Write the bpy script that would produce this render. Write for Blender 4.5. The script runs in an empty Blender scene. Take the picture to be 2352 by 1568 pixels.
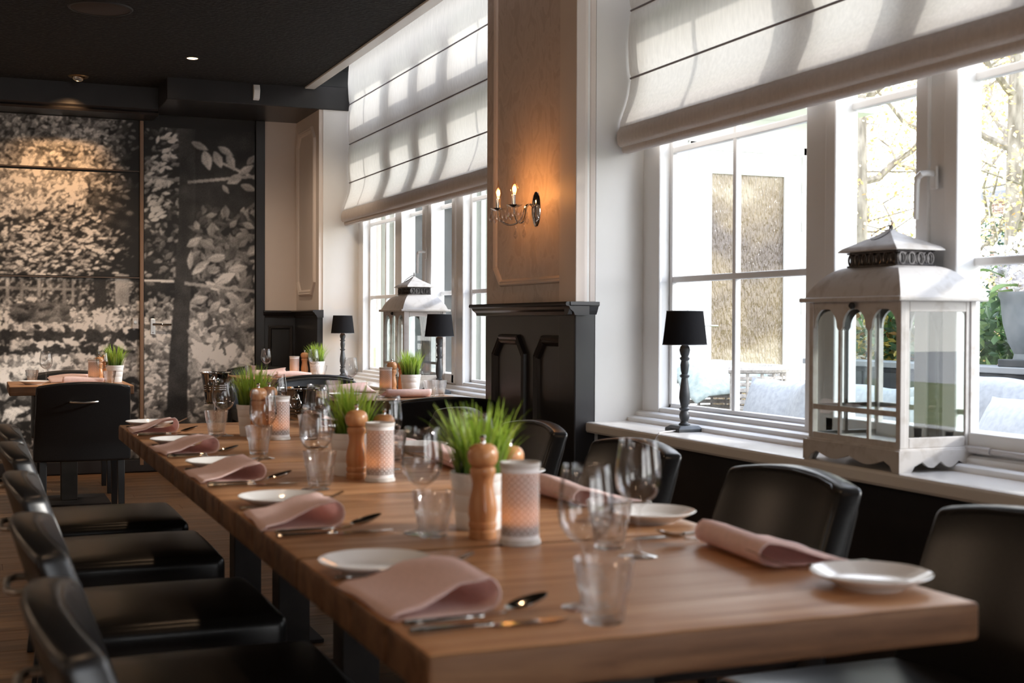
import bpy, bmesh, math, random
import numpy as np
from mathutils import Vector, Matrix
random.seed(7)
sc = bpy.context.scene
COL = sc.collection
PI = math.pi
R = math.radians

# ------------------------------------------------------------------ camera
cd = bpy.data.cameras.new('camera')
cam = bpy.data.objects.new('camera', cd); COL.objects.link(cam)
cd.sensor_fit = 'HORIZONTAL'; cd.sensor_width = 36.0; cd.lens = 3000.0/2352.0*36.0
cd.clip_start = 0.05; cd.clip_end = 300
YAW, PITCH, ROLL = 0.38771, 0.01443, 0.00383
_f = Vector((math.sin(YAW)*math.cos(PITCH), math.cos(YAW)*math.cos(PITCH), -math.sin(PITCH)))
_r0 = Vector((math.cos(YAW), -math.sin(YAW), 0)); _u0 = _r0.cross(_f)
_r = _r0*math.cos(ROLL)+_u0*math.sin(ROLL); _u = -_r0*math.sin(ROLL)+_u0*math.cos(ROLL)
m = Matrix((( _r.x, _u.x, -_f.x, 0), (_r.y, _u.y, -_f.y, 0), (_r.z, _u.z, -_f.z, 1.16), (0, 0, 0, 1)))
cam.matrix_world = m
cd.dof.use_dof = True; cd.dof.focus_distance = 7.6; cd.dof.aperture_fstop = 4.8
sc.camera = cam

# ------------------------------------------------------------------ world, sun, exposure
w = bpy.data.worlds.new('world'); sc.world = w; w.use_nodes = True
nt = w.node_tree; nt.nodes.clear()
wo = nt.nodes.new('ShaderNodeOutputWorld'); bg = nt.nodes.new('ShaderNodeBackground')
tc = nt.nodes.new('ShaderNodeTexCoord'); sp = nt.nodes.new('ShaderNodeSeparateXYZ'); cr = nt.nodes.new('ShaderNodeValToRGB')
nt.links.new(tc.outputs['Generated'], sp.inputs[0]); nt.links.new(sp.outputs['Z'], cr.inputs[0])
cr.color_ramp.elements[0].position = 0.0; cr.color_ramp.elements[0].color = (1.0, 0.985, 0.96, 1)
cr.color_ramp.elements[1].position = 1.0; cr.color_ramp.elements[1].color = (0.62, 0.74, 1.0, 1)
nt.links.new(cr.outputs[0], bg.inputs['Color']); nt.links.new(bg.outputs[0], wo.inputs['Surface'])
bg.inputs['Strength'].default_value = 5.6
sl = bpy.data.lights.new('sun', 'SUN'); sl.energy = 3.6; sl.angle = R(4); sl.color = (1.0, 0.95, 0.88)
so = bpy.data.objects.new('sun', sl); COL.objects.link(so)
so.rotation_euler = Vector((-1.0, 0.42, -0.42)).to_track_quat('-Z', 'Y').to_euler()
so.location = (12, -4, 6)
sc.view_settings.view_transform = 'Standard'; sc.view_settings.look = 'None'
sc.view_settings.exposure = 0.0; sc.view_settings.gamma = 1.0; sc.view_settings.use_curve_mapping = False
WARM = (1.0, 0.66, 0.40)
def lamp(kind, loc, energy, color=WARM, size=0.03, target=None, spot=70, blend=0.6):
    l = bpy.data.lights.new('lamp_light', kind); l.energy = energy; l.color = color; l.shadow_soft_size = size
    if kind == 'SPOT': l.spot_size = R(spot); l.spot_blend = blend
    o = bpy.data.objects.new('lamp_light', l); COL.objects.link(o); o.location = loc
    if target is not None: o.rotation_euler = (Vector(target)-Vector(loc)).to_track_quat('-Z', 'Y').to_euler()
    return o
# ceiling downlights over the room, plus added fill lights
for p in ((-2.2, 1.0, 2.3), (-2.2, 4.4, 2.3), (-2.2, 7.8, 2.3)):
    lamp('POINT', p, 22, (1.0, .72, .50), .12)          # added unseen fill lights at pendant height, to brighten the room
for p in ((0.3, 9.0, 2.86), (-0.9, 9.0, 2.86), (1.75, 8.9, 2.86)):
    lamp('SPOT', p, 44, (1.0, .78, .58), .04, (p[0], p[1]+.8, 0), 120, .9)  # added spots without fittings, washing extra light over the mural wall
for p in ((0.9, 2.4, 2.86), (0.9, 4.4, 2.86), (-0.8, 3.0, 2.86), (-0.8, 6.0, 2.86), (0.9, 6.6, 2.86), (-0.6, 0.4, 2.86), (0.9, 0.4, 2.86)):
    lamp('SPOT', p, 15, WARM, 0.04, (p[0], p[1], 0), 110, 0.8)
lamp('SPOT', (1.319, 8.868, 2.89), 34, WARM, 0.03, (1.32, 8.9, 0), 110, 0.8)
lamp('SPOT', (0.664, 9.853, 2.87), 42, (1.0, 0.55, 0.24), 0.03, (0.50, 10.41, 1.95), 80, 0.9)

# ------------------------------------------------------------------ materials
def mat(name, color=(.8, .8, .8), rough=.5, metal=0.0, spec=.5, **kw):
    mt = bpy.data.materials.new(name); mt.use_nodes = True
    b = mt.node_tree.nodes['Principled BSDF']
    b.inputs['Base Color'].default_value = (*color, 1); b.inputs['Roughness'].default_value = rough
    b.inputs['Metallic'].default_value = metal; b.inputs['Specular IOR Level'].default_value = spec
    for k, v in kw.items(): b.inputs[k.replace('_', ' ')].default_value = v
    return mt
def N(mt, t, **kw):
    n = mt.node_tree.nodes.new(t)
    for k, v in kw.items(): setattr(n, k, v)
    return n
def L(mt, a, b): mt.node_tree.links.new(a, b)
def coords(mt, scale=(1, 1, 1), kind='Object'):
    t = N(mt, 'ShaderNodeTexCoord'); mp = N(mt, 'ShaderNodeMapping'); mp.inputs['Scale'].default_value = scale
    L(mt, t.outputs[kind], mp.inputs['Vector']); return mp.outputs[0]
def ramp(mt, fac, stops):
    r = N(mt, 'ShaderNodeValToRGB'); e = r.color_ramp.elements
    while len(e) < len(stops): e.new(0.5)
    for i, (p, c) in enumerate(stops): e[i].position = p; e[i].color = (*c, 1)
    L(mt, fac, r.inputs[0]); return r.outputs[0]
def noise_mat(name, c0, c1, scale=(20, 20, 20), rough=.5, bump=0.0, detail=6, p0=.35, p1=.65, dist=.002, nscale=1.0, **kw):
    mt = mat(name, c0, rough, **kw); b = mt.node_tree.nodes['Principled BSDF']
    n = N(mt, 'ShaderNodeTexNoise'); n.inputs['Scale'].default_value = nscale; n.inputs['Detail'].default_value = detail
    L(mt, coords(mt, scale), n.inputs['Vector'])
    L(mt, ramp(mt, n.outputs['Fac'], [(p0, c0), (p1, c1)]), b.inputs['Base Color'])
    if bump:
        bp = N(mt, 'ShaderNodeBump'); bp.inputs['Strength'].default_value = bump; bp.inputs['Distance'].default_value = dist
        L(mt, n.outputs['Fac'], bp.inputs['Height']); L(mt, bp.outputs[0], b.inputs['Normal'])
    return mt
def wood_mat(name, cd_, cm, cl, axis='X', rough=.45, fine=1.0, bump=.25):
    mt = mat(name, cm, rough); b = mt.node_tree.nodes['Principled BSDF']
    s = {'X': (1.5, 22, 22), 'Y': (22, 1.5, 22), 'Z': (22, 22, 1.5)}[axis]
    oi = N(mt, 'ShaderNodeObjectInfo'); ad = N(mt, 'ShaderNodeVectorMath', operation='MULTIPLY_ADD')
    v = coords(mt, tuple(q*fine for q in s)); ad.inputs[1].default_value = (37, 91, 53)
    cmb = N(mt, 'ShaderNodeCombineXYZ')
    for i in range(3): L(mt, oi.outputs['Random'], cmb.inputs[i])
    L(mt, cmb.outputs[0], ad.inputs[0]); L(mt, v, ad.inputs[2])
    n = N(mt, 'ShaderNodeTexNoise'); n.inputs['Scale'].default_value = 1.0; n.inputs['Detail'].default_value = 9; n.inputs['Roughness'].default_value = .62; n.inputs['Distortion'].default_value = .6
    L(mt, ad.outputs[0], n.inputs['Vector'])
    c = ramp(mt, n.outputs['Fac'], [(.30, cd_), (.5, cm), (.72, cl)])
    hs = N(mt, 'ShaderNodeHueSaturation'); ma = N(mt, 'ShaderNodeMapRange'); ma.inputs['To Min'].default_value = .80; ma.inputs['To Max'].default_value = 1.18
    L(mt, oi.outputs['Random'], ma.inputs['Value']); L(mt, ma.outputs[0], hs.inputs['Value']); L(mt, c, hs.inputs['Color'])
    L(mt, hs.outputs[0], b.inputs['Base Color'])
    bp = N(mt, 'ShaderNodeBump'); bp.inputs['Strength'].default_value = bump; bp.inputs['Distance'].default_value = .0015
    L(mt, n.outputs['Fac'], bp.inputs['Height']); L(mt, bp.outputs[0], b.inputs['Normal'])
    mr = N(mt, 'ShaderNodeMapRange'); mr.inputs['To Min'].default_value = rough+.12; mr.inputs['To Max'].default_value = rough-.1
    L(mt, n.outputs['Fac'], mr.inputs['Value']); L(mt, mr.outputs[0], b.inputs['Roughness'])
    return mt
def emit_mat(name, color, strength):
    mt = bpy.data.materials.new(name); mt.use_nodes = True; t = mt.node_tree; t.nodes.clear()
    o = t.nodes.new('ShaderNodeOutputMaterial'); e = t.nodes.new('ShaderNodeEmission')
    e.inputs[0].default_value = (*color, 1); e.inputs[1].default_value = strength; t.links.new(e.outputs[0], o.inputs[0]); return mt
def thin_glass(name, tint=(1, 1, 1), f0=.04, rough=0.0, boost=1.0, edge=None):
    """clear thin glass: Schlick reflection over straight-through transparency"""
    mt = bpy.data.materials.new(name); mt.use_nodes = True; t = mt.node_tree; t.nodes.clear()
    o = t.nodes.new('ShaderNodeOutputMaterial'); mx = t.nodes.new('ShaderNodeMixShader')
    tr = t.nodes.new('ShaderNodeBsdfTransparent'); gl = t.nodes.new('ShaderNodeBsdfGlossy'); lw = t.nodes.new('ShaderNodeLayerWeight')
    tr.inputs[0].default_value = (*tint, 1); gl.inputs['Roughness'].default_value = rough; lw.inputs['Blend'].default_value = .5
    pw = t.nodes.new('ShaderNodeMath'); pw.operation = 'POWER'; pw.inputs[1].default_value = 5
    mu = t.nodes.new('ShaderNodeMath'); mu.operation = 'MULTIPLY_ADD'; mu.inputs[1].default_value = (1-f0)*boost; mu.inputs[2].default_value = f0*boost; mu.use_clamp = True
    if edge:
        p2 = t.nodes.new('ShaderNodeMath'); p2.operation = 'POWER'; p2.inputs[1].default_value = 2.5; t.links.new(lw.outputs['Facing'], p2.inputs[0])
        t.links.new(ramp(mt, p2.outputs[0], [(.2, tint), (1.0, (edge, edge, edge))]), tr.inputs[0])
    t.links.new(lw.outputs['Facing'], pw.inputs[0]); t.links.new(pw.outputs[0], mu.inputs[0]); t.links.new(mu.outputs[0], mx.inputs[0])
    t.links.new(tr.outputs[0], mx.inputs[1]); t.links.new(gl.outputs[0], mx.inputs[2]); t.links.new(mx.outputs[0], o.inputs[0])
    return mt
def fabric_trans(name, color, trans=.5, tcol=None, weave=900):
    mt = bpy.data.materials.new(name); mt.use_nodes = True; t = mt.node_tree; t.nodes.clear()
    o = t.nodes.new('ShaderNodeOutputMaterial'); mx = t.nodes.new('ShaderNodeMixShader'); mx.inputs[0].default_value = trans
    d = t.nodes.new('ShaderNodeBsdfDiffuse'); tl = t.nodes.new('ShaderNodeBsdfTranslucent')
    n = N(mt, 'ShaderNodeTexNoise'); n.inputs['Scale'].default_value = 1; n.inputs['Detail'].default_value = 4
    L(mt, coords(mt, (weave*.3, 60, 5)), n.inputs['Vector'])
    c = ramp(mt, n.outputs['Fac'], [(.3, tuple(q*.90 for q in color)), (.7, color)])
    L(mt, c, d.inputs[0]); L(mt, c, tl.inputs[0])
    L(mt, d.outputs[0], mx.inputs[1]); L(mt, tl.outputs[0], mx.inputs[2]); L(mt, mx.outputs[0], o.inputs[0]); return mt

M_cream = noise_mat('cream_gloss_paint', (.80, .78, .74), (.84, .82, .78), (3, 3, 3), .28, .05)
M_white = mat('white_window_paint', (.86, .86, .85), .30)
M_sill = noise_mat('painted_sill', (.78, .74, .69), (.84, .81, .76), (4, 4, 4), .22, .04)
M_paper = None
def make_paper():
    mt = mat('floral_wallpaper', (.5, .4, .34), .45); b = mt.node_tree.nodes['Principled BSDF']
    v = coords(mt, (1, 5.5, 4.2)); n = N(mt, 'ShaderNodeTexNoise'); n.inputs['Scale'].default_value = 1.6; n.inputs['Detail'].default_value = 3; n.inputs['Distortion'].default_value = 1.8
    L(mt, v, n.inputs['Vector'])
    n2 = N(mt, 'ShaderNodeTexNoise'); n2.inputs['Scale'].default_value = 260; n2.inputs['Detail'].default_value = 2; L(mt, coords(mt), n2.inputs['Vector'])
    a = N(mt, 'ShaderNodeMath', operation='MULTIPLY_ADD'); a.inputs[1].default_value = .25; L(mt, n2.outputs['Fac'], a.inputs[0]); L(mt, n.outputs['Fac'], a.inputs[2])
    L(mt, ramp(mt, a.outputs[0], [(.52, (.60, .51, .45)), (.60, (.70, .61, .55)), (.75, (.64, .55, .49))]), b.inputs['Base Color'])
    bp = N(mt, 'ShaderNodeBump'); bp.inputs['Strength'].default_value = .15; bp.inputs['Distance'].default_value = .002
    L(mt, a.outputs[0], bp.inputs['Height']); L(mt, bp.outputs[0], b.inputs['Normal']); return mt
M_paper = make_paper()
M_beige = noise_mat('beige_gloss_paint', (.74, .65, .58), (.77, .68, .61), (3, 3, 3), .55, .03)
M_black = noise_mat('black_gloss_paint', (.018, .017, .018), (.024, .022, .023), (5, 5, 5), .30, .06)
M_blackm = mat('matt_black_paint', (.016, .015, .015), .6)
M_ceil = noise_mat('black_acoustic_ceiling', (.001, .001, .001), (.020, .017, .016), (42, 42, 42), .9, 1.0, detail=4, p0=.46, p1=.66, dist=.012)
M_floor = wood_mat('oak_floor', (.075, .034, .014), (.14, .070, .028), (.20, .105, .045), 'X', .42)
M_table = wood_mat('oak_tabletop', (.28, .132, .060), (.43, .222, .110), (.51, .285, .145), 'X', .36, 1.3, .12)
M_tedge = wood_mat('dark_shaded_wood_edge', (.055, .026, .013), (.14, .070, .036), (.22, .12, .062), 'X', .5)  # darker end grain, with the weak side light also put into the colour
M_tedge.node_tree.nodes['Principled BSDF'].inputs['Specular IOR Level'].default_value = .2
M_table.node_tree.nodes['Principled BSDF'].inputs['Specular IOR Level'].default_value = .18
M_leather = noise_mat('black_leather', (.007, .007, .0075), (.012, .0115, .012), (160, 160, 160), .30, .08, dist=.0008, spec=.45)
M_pipe = mat('leather_piping', (.03, .027, .025), .3)
M_leg = mat('black_lacquered_leg', (.012, .012, .013), .35)
M_steel = mat('brushed_steel', (.62, .60, .57), .28, 1.0)
M_chrome = mat('polished_chrome', (.78, .77, .76), .06, 1.0)
M_cutlery = mat('silver_cutlery', (.55, .53, .50), .12, 1.0)
M_column = noise_mat('dark_bronze_metal', (.022, .019, .017), (.040, .034, .030), (8, 8, 8), .65, .1, spec=.2)
M_china = mat('white_china', (.84, .83, .82), .10, 0, .6)
M_napkin = noise_mat('pink_napkin_damask', (.64, .50, .53), (.72, .59, .60), (60, 8, 60), .8, .2, dist=.001)
def make_napkin():
    mt = fabric_trans('pink_napkin_damask', (.95, .74, .70), .30)
    return mt
M_napkin = make_napkin()
M_mill = noise_mat('turned_beech', (.46, .20, .085), (.58, .29, .13), (40, 40, 5), .25, .03)
M_pot = mat('white_plant_pot', (.82, .81, .80), .35)
M_soil = mat('dark_soil', (.02, .015, .01), .9)
M_wglass = thin_glass('wine_glass', (.99, .99, .99), .045, 0.0, 1.6, edge=.55)
M_tumbler = thin_glass('tumbler_glass', (.99, .99, .99), .045, 0.0, 1.5, edge=.6)
_t = M_tumbler.node_tree; _m0 = _t.nodes['Material Output'].inputs[0].links[0].from_node; _rf = _t.nodes.new('ShaderNodeBsdfGlass'); _rf.inputs['IOR'].default_value = 1.42
_mx = _t.nodes.new('ShaderNodeMixShader'); _mx.inputs[0].default_value = .30; _t.links.new(_m0.outputs[0], _mx.inputs[1]); _t.links.new(_rf.outputs[0], _mx.inputs[2]); _t.links.new(_mx.outputs[0], _t.nodes['Material Output'].inputs[0])
M_pane = thin_glass('window_glass', (.985, .99, .99), .02, 0.0, .6)
M_lglass = thin_glass('lantern_glass', (.95, .97, .96), .05, 0.0, 1.2)
M_blind = fabric_trans('white_linen_blind', (.80, .77, .72), .37)
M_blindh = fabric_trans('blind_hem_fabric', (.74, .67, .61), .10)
M_seam = mat('dark_blind_seam', (.22, .20, .20), .8)  # dark line of the seam rods
M_lampb = noise_mat('charcoal_turned_wood', (.03, .034, .038), (.055, .06, .066), (30, 30, 30), .45, .08)
M_shade = None
def make_grass():
    mt = mat('grass_blade', (.15, .30, .03), .5); b = mt.node_tree.nodes['Principled BSDF']
    ca = N(mt, 'ShaderNodeVertexColor'); ca.layer_name = 'tint'; L(mt, ca.outputs[0], b.inputs['Base Color'])
    b.inputs['Transmission Weight'].default_value = 0.0
    t = mt.node_tree; mx = t.nodes.new('ShaderNodeMixShader'); mx.inputs[0].default_value = .35
    tl = t.nodes.new('ShaderNodeBsdfTranslucent'); L(mt, ca.outputs[0], tl.inputs[0])
    L(mt, b.outputs[0], mx.inputs[1]); L(mt, tl.outputs[0], mx.inputs[2]); L(mt, mx.outputs[0], t.nodes['Material Output'].inputs[0]); return mt
M_grass = make_grass()
def make_shade():
    mt = fabric_trans('black_lampshade', (.022, .022, .024), .25); return mt
M_shade = make_shade()
M_shadein = fabric_trans('gold_shade_lining', (.55, .30, .10), .3)
def make_lace():
    # white painted metal with small punched openings: the openings show the milky liner inside
    mt = bpy.data.materials.new('lace_metal'); mt.use_nodes = True; t = mt.node_tree; b = t.nodes['Principled BSDF']
    b.inputs['Base Color'].default_value = (.90, .88, .89, 1); b.inputs['Roughness'].default_value = .35; b.inputs['Metallic'].default_value = .0
    uv = N(mt, 'ShaderNodeUVMap'); mp = N(mt, 'ShaderNodeMapping'); mp.inputs['Scale'].default_value = (18, 12, 1); L(mt, uv.outputs[0], mp.inputs[0])
    sx = N(mt, 'ShaderNodeSeparateXYZ'); L(mt, mp.outputs[0], sx.inputs[0])
    def m2(op, a, bb=None, c=None):
        n = N(mt, 'ShaderNodeMath', operation=op)
        for i, q in enumerate((a, bb, c)):
            if q is None: continue
            if isinstance(q, (int, float)): n.inputs[i].default_value = q
            else: L(mt, q, n.inputs[i])
        return n.outputs[0]
    u, v = sx.outputs[0], sx.outputs[1]
    fu = m2('SUBTRACT', m2('FRACT', u), .5); fv = m2('SUBTRACT', m2('FRACT', v), .5)
    r1 = m2('SQRT', m2('ADD', m2('MULTIPLY', fu, fu), m2('MULTIPLY', fv, fv)))
    gu = m2('SUBTRACT', m2('FRACT', m2('ADD', u, .5)), .5); gv = m2('SUBTRACT', m2('FRACT', m2('ADD', v, .5)), .5)
    r2 = m2('SQRT', m2('ADD', m2('MULTIPLY', gu, gu), m2('MULTIPLY', gv, gv)))
    ring = m2('MULTIPLY', m2('GREATER_THAN', r1, .15), m2('LESS_THAN', r1, .39))
    dot = m2('LESS_THAN', r2, .25)
    vv = N(mt, 'ShaderNodeSeparateXYZ'); L(mt, uv.outputs[0], vv.inputs[0])
    band = m2('MULTIPLY', m2('GREATER_THAN', vv.outputs[1], .09), m2('LESS_THAN', vv.outputs[1], .91))
    hole = m2('MULTIPLY', m2('MAXIMUM', ring, dot), band)
    tr = t.nodes.new('ShaderNodeBsdfTransparent'); mx = t.nodes.new('ShaderNodeMixShader')
    L(mt, hole, mx.inputs[0]); L(mt, b.outputs[0], mx.inputs[1]); L(mt, tr.outputs[0], mx.inputs[2]); L(mt, mx.outputs[0], t.nodes['Material Output'].inputs[0])
    return mt
M_lace = make_lace()
M_liner = fabric_trans('frosted_liner', (.50, .40, .36), .75)
M_flame = emit_mat('candle_flame', (1.0, .50, .14), 40)
M_bulb = emit_mat('bulb_filament', (1.0, .42, .10), 60)
M_bulbglass = thin_glass('bulb_glass', (1.0, .90, .80), .04)
M_crystal = thin_glass('crystal', (.93, .93, .95), .12, 0.0, 1.5)
M_spotlit = emit_mat('lit_downlight', (1.0, .66, .36), 14)
M_vcol = mat('printed_mural', (.5, .5, .5), .55)
_ca = N(M_vcol, 'ShaderNodeVertexColor'); _ca.layer_name = 'print'
L(M_vcol, _ca.outputs[0], M_vcol.node_tree.nodes['Principled BSDF'].inputs['Base Color'])
M_lantern = noise_mat('weathered_white_metal', (.50, .46, .42), (.62, .59, .56), (25, 25, 25), .5, .15, p0=.30, p1=.5)
M_lace2 = noise_mat('dark_filigree', (.06, .055, .055), (.16, .15, .15), (60, 60, 60), .3, .2, metal=.8)
M_greyp = mat('grey_plastic', (.55, .52, .50), .4)
M_wtrim = mat('brown_wood_trim', (.26, .16, .10), .4)

# ------------------------------------------------------------------ mesh helpers
def mesh_from(name, verts, faces, material=None, smooth=False, uvs=None):
    me = bpy.data.meshes.new(name); me.from_pydata([tuple(v) for v in verts], [], faces); me.update()
    if uvs is not None:
        l = me.uv_layers.new(name='UVMap')
        for poly in me.polygons:
            for li in poly.loop_indices: l.data[li].uv = uvs[me.loops[li].vertex_index]
    if smooth: me.polygons.foreach_set('use_smooth', [True]*len(me.polygons))
    if material: me.materials.append(material)
    return me
class B:
    """collects verts/faces for ONE mesh"""
    def __init__(s): s.v = []; s.f = []
    def add(s, v, f):
        o = len(s.v); s.v += [tuple(p) for p in v]; s.f += [tuple(i+o for i in q) for q in f]; return s
    def box(s, a, b):
        (x0, y0, z0), (x1, y1, z1) = a, b
        return s.add([(x0, y0, z0), (x1, y0, z0), (x1, y1, z0), (x0, y1, z0), (x0, y0, z1), (x1, y0, z1), (x1, y1, z1), (x0, y1, z1)],
                     [(0, 3, 2, 1), (4, 5, 6, 7), (0, 1, 5, 4), (1, 2, 6, 5), (2, 3, 7, 6), (3, 0, 4, 7)])
    def tube(s, pts, r, n=8, cap=True):
        pts = [Vector(p) for p in pts]; k = len(pts); rs = r if isinstance(r, (list, tuple)) else [r]*k
        up = Vector((0, 0, 1)); vs = []; fs = []; prev = None
        for i, p in enumerate(pts):
            d = (pts[min(i+1, k-1)]-pts[max(i-1, 0)]).normalized()
            if prev is None:
                a = d.cross(up if abs(d.z) < .95 else Vector((1, 0, 0))).normalized()
            else: a = (prev-d*prev.dot(d)).normalized()
            prev = a; b = d.cross(a)
            for j in range(n):
                t = 2*PI*j/n; vs.append(p+a*(rs[i]*math.cos(t))+b*(rs[i]*math.sin(t)))
        for i in range(k-1):
            for j in range(n):
                fs.append((i*n+j, i*n+(j+1) % n, (i+1)*n+(j+1) % n, (i+1)*n+j))
        if cap: fs += [tuple(range(n-1, -1, -1)), tuple((k-1)*n+j for j in range(n))]
        return s.add(vs, fs)
    def lathe(s, prof, n=24, cx=0, cy=0, z=0, sx=1, sy=1):
        vs = []; fs = []; k = len(prof)
        for (r, h) in prof:
            for j in range(n):
                t = 2*PI*j/n; vs.append((cx+r*math.cos(t)*sx, cy+r*math.sin(t)*sy, z+h))
        for i in range(k-1):
            for j in range(n): fs.append((i*n+j, i*n+(j+1) % n, (i+1)*n+(j+1) % n, (i+1)*n+j))
        if prof[0][0] > 1e-6: fs.append(tuple(range(n-1, -1, -1)))
        if prof[-1][0] > 1e-6: fs.append(tuple((k-1)*n+j for j in range(n)))
        return s.add(vs, fs)
    def prism(s, prof, a, b, axis='Y', closed=True):
        """prof: 2D points; extruded along axis from a to b. axis Y: prof=(x,z); X: (y,z); Z: (x,y)"""
        def P(p, t): return {'Y': (p[0], t, p[1]), 'X': (t, p[0], p[1]), 'Z': (p[0], p[1], t)}[axis]
        k = len(prof); vs = [P(p, a) for p in prof]+[P(p, b) for p in prof]; fs = []
        for i in range(k if closed else k-1): fs.append((i, (i+1) % k, k+(i+1) % k, k+i))
        if closed: fs += [tuple(range(k-1, -1, -1)), tuple(range(k, 2*k))]
        return s.add(vs, fs)
    def mesh(s, name, material, smooth=False, bevel=0, seg=2, fix=True, angle=35):
        me = mesh_from(name, s.v, s.f)
        bm = bmesh.new(); bm.from_mesh(me)
        bmesh.ops.remove_doubles(bm, verts=bm.verts, dist=1e-6)
        if fix: bmesh.ops.recalc_face_normals(bm, faces=bm.faces)
        if bevel: bmesh.ops.bevel(bm, geom=[e for e in bm.edges if len(e.link_faces) == 2 and e.calc_face_angle(0) > .5], offset=bevel, segments=seg, affect='EDGES', profile=.5)
        if smooth:
            for f in bm.faces: f.smooth = True
            for e in bm.edges:
                if len(e.link_faces) == 2 and e.calc_face_angle(0) > R(angle): e.smooth = False
        bm.to_mesh(me); bm.free()
        if material: me.materials.append(material)
        return me
def slab(size, r, cuts, deform, name, material, seg=3):
    bm = bmesh.new(); bmesh.ops.create_cube(bm, size=1)
    for v in bm.verts: v.co = Vector((v.co.x*size[0], v.co.y*size[1], v.co.z*size[2]))
    bmesh.ops.bevel(bm, geom=list(bm.edges), offset=r, segments=seg, affect='EDGES', profile=.5)
    for ax in range(3):
        for i in range(cuts[ax]):
            co = Vector((0, 0, 0)); no = Vector((0, 0, 0)); no[ax] = 1
            co[ax] = -size[ax]/2+r+(size[ax]-2*r)*(i+1)/(cuts[ax]+1)
            bmesh.ops.bisect_plane(bm, geom=bm.verts[:]+bm.edges[:]+bm.faces[:], plane_co=co, plane_no=no)
    for v in bm.verts: v.co = Vector(deform(v.co.x, v.co.y, v.co.z))
    for f in bm.faces: f.smooth = True
    me = bpy.data.meshes.new(name); bm.to_mesh(me); bm.free(); me.materials.append(material); return me

def obj(name, me, parent=None, loc=(0, 0, 0), rz=0, label=None, cat=None, group=None, kind=None, rot=None, scale=None):
    o = bpy.data.objects.new(name, me); COL.objects.link(o); o.location = loc
    o.rotation_euler = rot if rot else (0, 0, rz)
    if scale: o.scale = scale if isinstance(scale, (tuple, list)) else (scale,)*3
    if parent: o.parent = parent
    if label: o['label'] = label
    if cat: o['category'] = cat
    if group: o['group'] = group
    if kind: o['kind'] = kind
    return o
def thing(name, label, cat, loc=(0, 0, 0), rz=0, group=None, parts=(), rot=None, scale=None):
    e = obj(name, None, None, loc, rz, label, cat, group, rot=rot, scale=scale)
    for p in parts:
        o = obj(p[0], p[1], e, label=(p[2] if len(p) > 2 else None))
        if len(p) > 3:
            for q in p[3]: obj(q[0], q[1], o)
    return e
def struct(name, me, parent=None, **kw): return obj(name, me, parent, kind='structure', **kw)
def boxm(name, a, b, material, bevel=0, seg=2): return B().box(a, b).mesh(name, material, bevel=bevel, seg=seg)

# ------------------------------------------------------------------ plan of the room
YN = -6.0
XP, YR, YP, YF, YB = 2.369, 5.047, 6.14, 9.65, 10.41      # pillar face, near reveal, pillar far end, far reveal, back wall
XG, XF, ZS, ZC = 2.744, 2.673, 0.738, 2.91                # glass, window frame face, sill top, ceiling
Y0 = 1.27                                                 # near end of the near window
XL = -3.4

# ---- floor
fl = struct('floor', boxm('floor', (XL, YN, -.10), (2.9, YB+.1, -.022), M_floor))
pl_me = [boxm('floor_plank', (0, 0, -.021), (l, .1585, 0), M_floor, .0015, 1) for l in (1.15, 1.45, 1.6)]
yy = 0.9; row = 0
while yy < YB-.16:
    x = -1.7-(row*0.53) % 1.1; k = row
    while x < 2.40:
        ln = (1.15, 1.45, 1.6)[k % 3]; mm = pl_me[k % 3]
        if x+ln > 2.44: ln = round(2.44-x, 3); mm = boxm('floor_plank', (0, 0, -.021), (ln, .1585, 0), M_floor)
        if ln > .02: obj('floor_plank', mm, fl, (x, yy, 0))
        x += ln+.001; k += 1
    yy += .16; row += 1
# ---- ceiling
struct('ceiling', boxm('ceiling', (XL, YN, ZC), (2.255, YB+.1, ZC+.1), M_ceil))
struct('trim_1', boxm('trim', (2.255, YN, ZC-.012), (2.33, YF-.02, ZC+.08), M_cream, .004), label='cream board along the ceiling edge above the blinds')
struct('ceiling_pocket', boxm('pocket', (2.33, YN, 3.2), (2.95, YB+.1, 3.3), M_blackm))
struct('wall_left', boxm('wl', (XL-.1, YN, 0), (XL, YB+.1, 3.1), mat('warm_taupe_wall', (.40, .32, .26), .7)))
struct('wall_front', B().box((XL, YN-.15, 0), (.3, YN, 3.2)).box((2.3, YN-.15, 0), (2.95, YN, 3.2)).box((.3, YN-.15, 0), (2.3, YN, .1)).box((.3, YN-.15, 2.6), (2.3, YN, 3.2)).mesh('wf', mat('brown_wall', (.20, .16, .13), .7)))
fb = B()
for x_ in (.3, 1.26, 2.22): fb.box((x_, YN-.12, .1), (x_+.08, YN-.04, 2.6))
fb.box((.3, YN-.12, .1), (2.3, YN-.04, .18)); fb.box((.3, YN-.12, 2.52), (2.3, YN-.04, 2.6))
w4 = struct('window_4', None); obj('window_frame', fb.mesh('wf4', M_white), w4); obj('window_pane', boxm('wp4', (.35, YN-.082, .12), (2.25, YN-.078, 2.58), M_pane), w4)
# ---- back beams
b = B().box((1.252, 9.63, 2.754), (2.60, YB, ZC+.02)); struct('beam_duct', b.mesh('beam', M_black, bevel=.006))
b = B().prism([(10.11, 2.705), (10.10, 2.72), (10.115, 2.735), (10.105, 2.75), (10.105, ZC+.02), (YB, ZC+.02), (YB, 2.705)], XL, 1.252, 'X'); struct('beam_back', b.mesh('beam', M_black))

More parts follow.
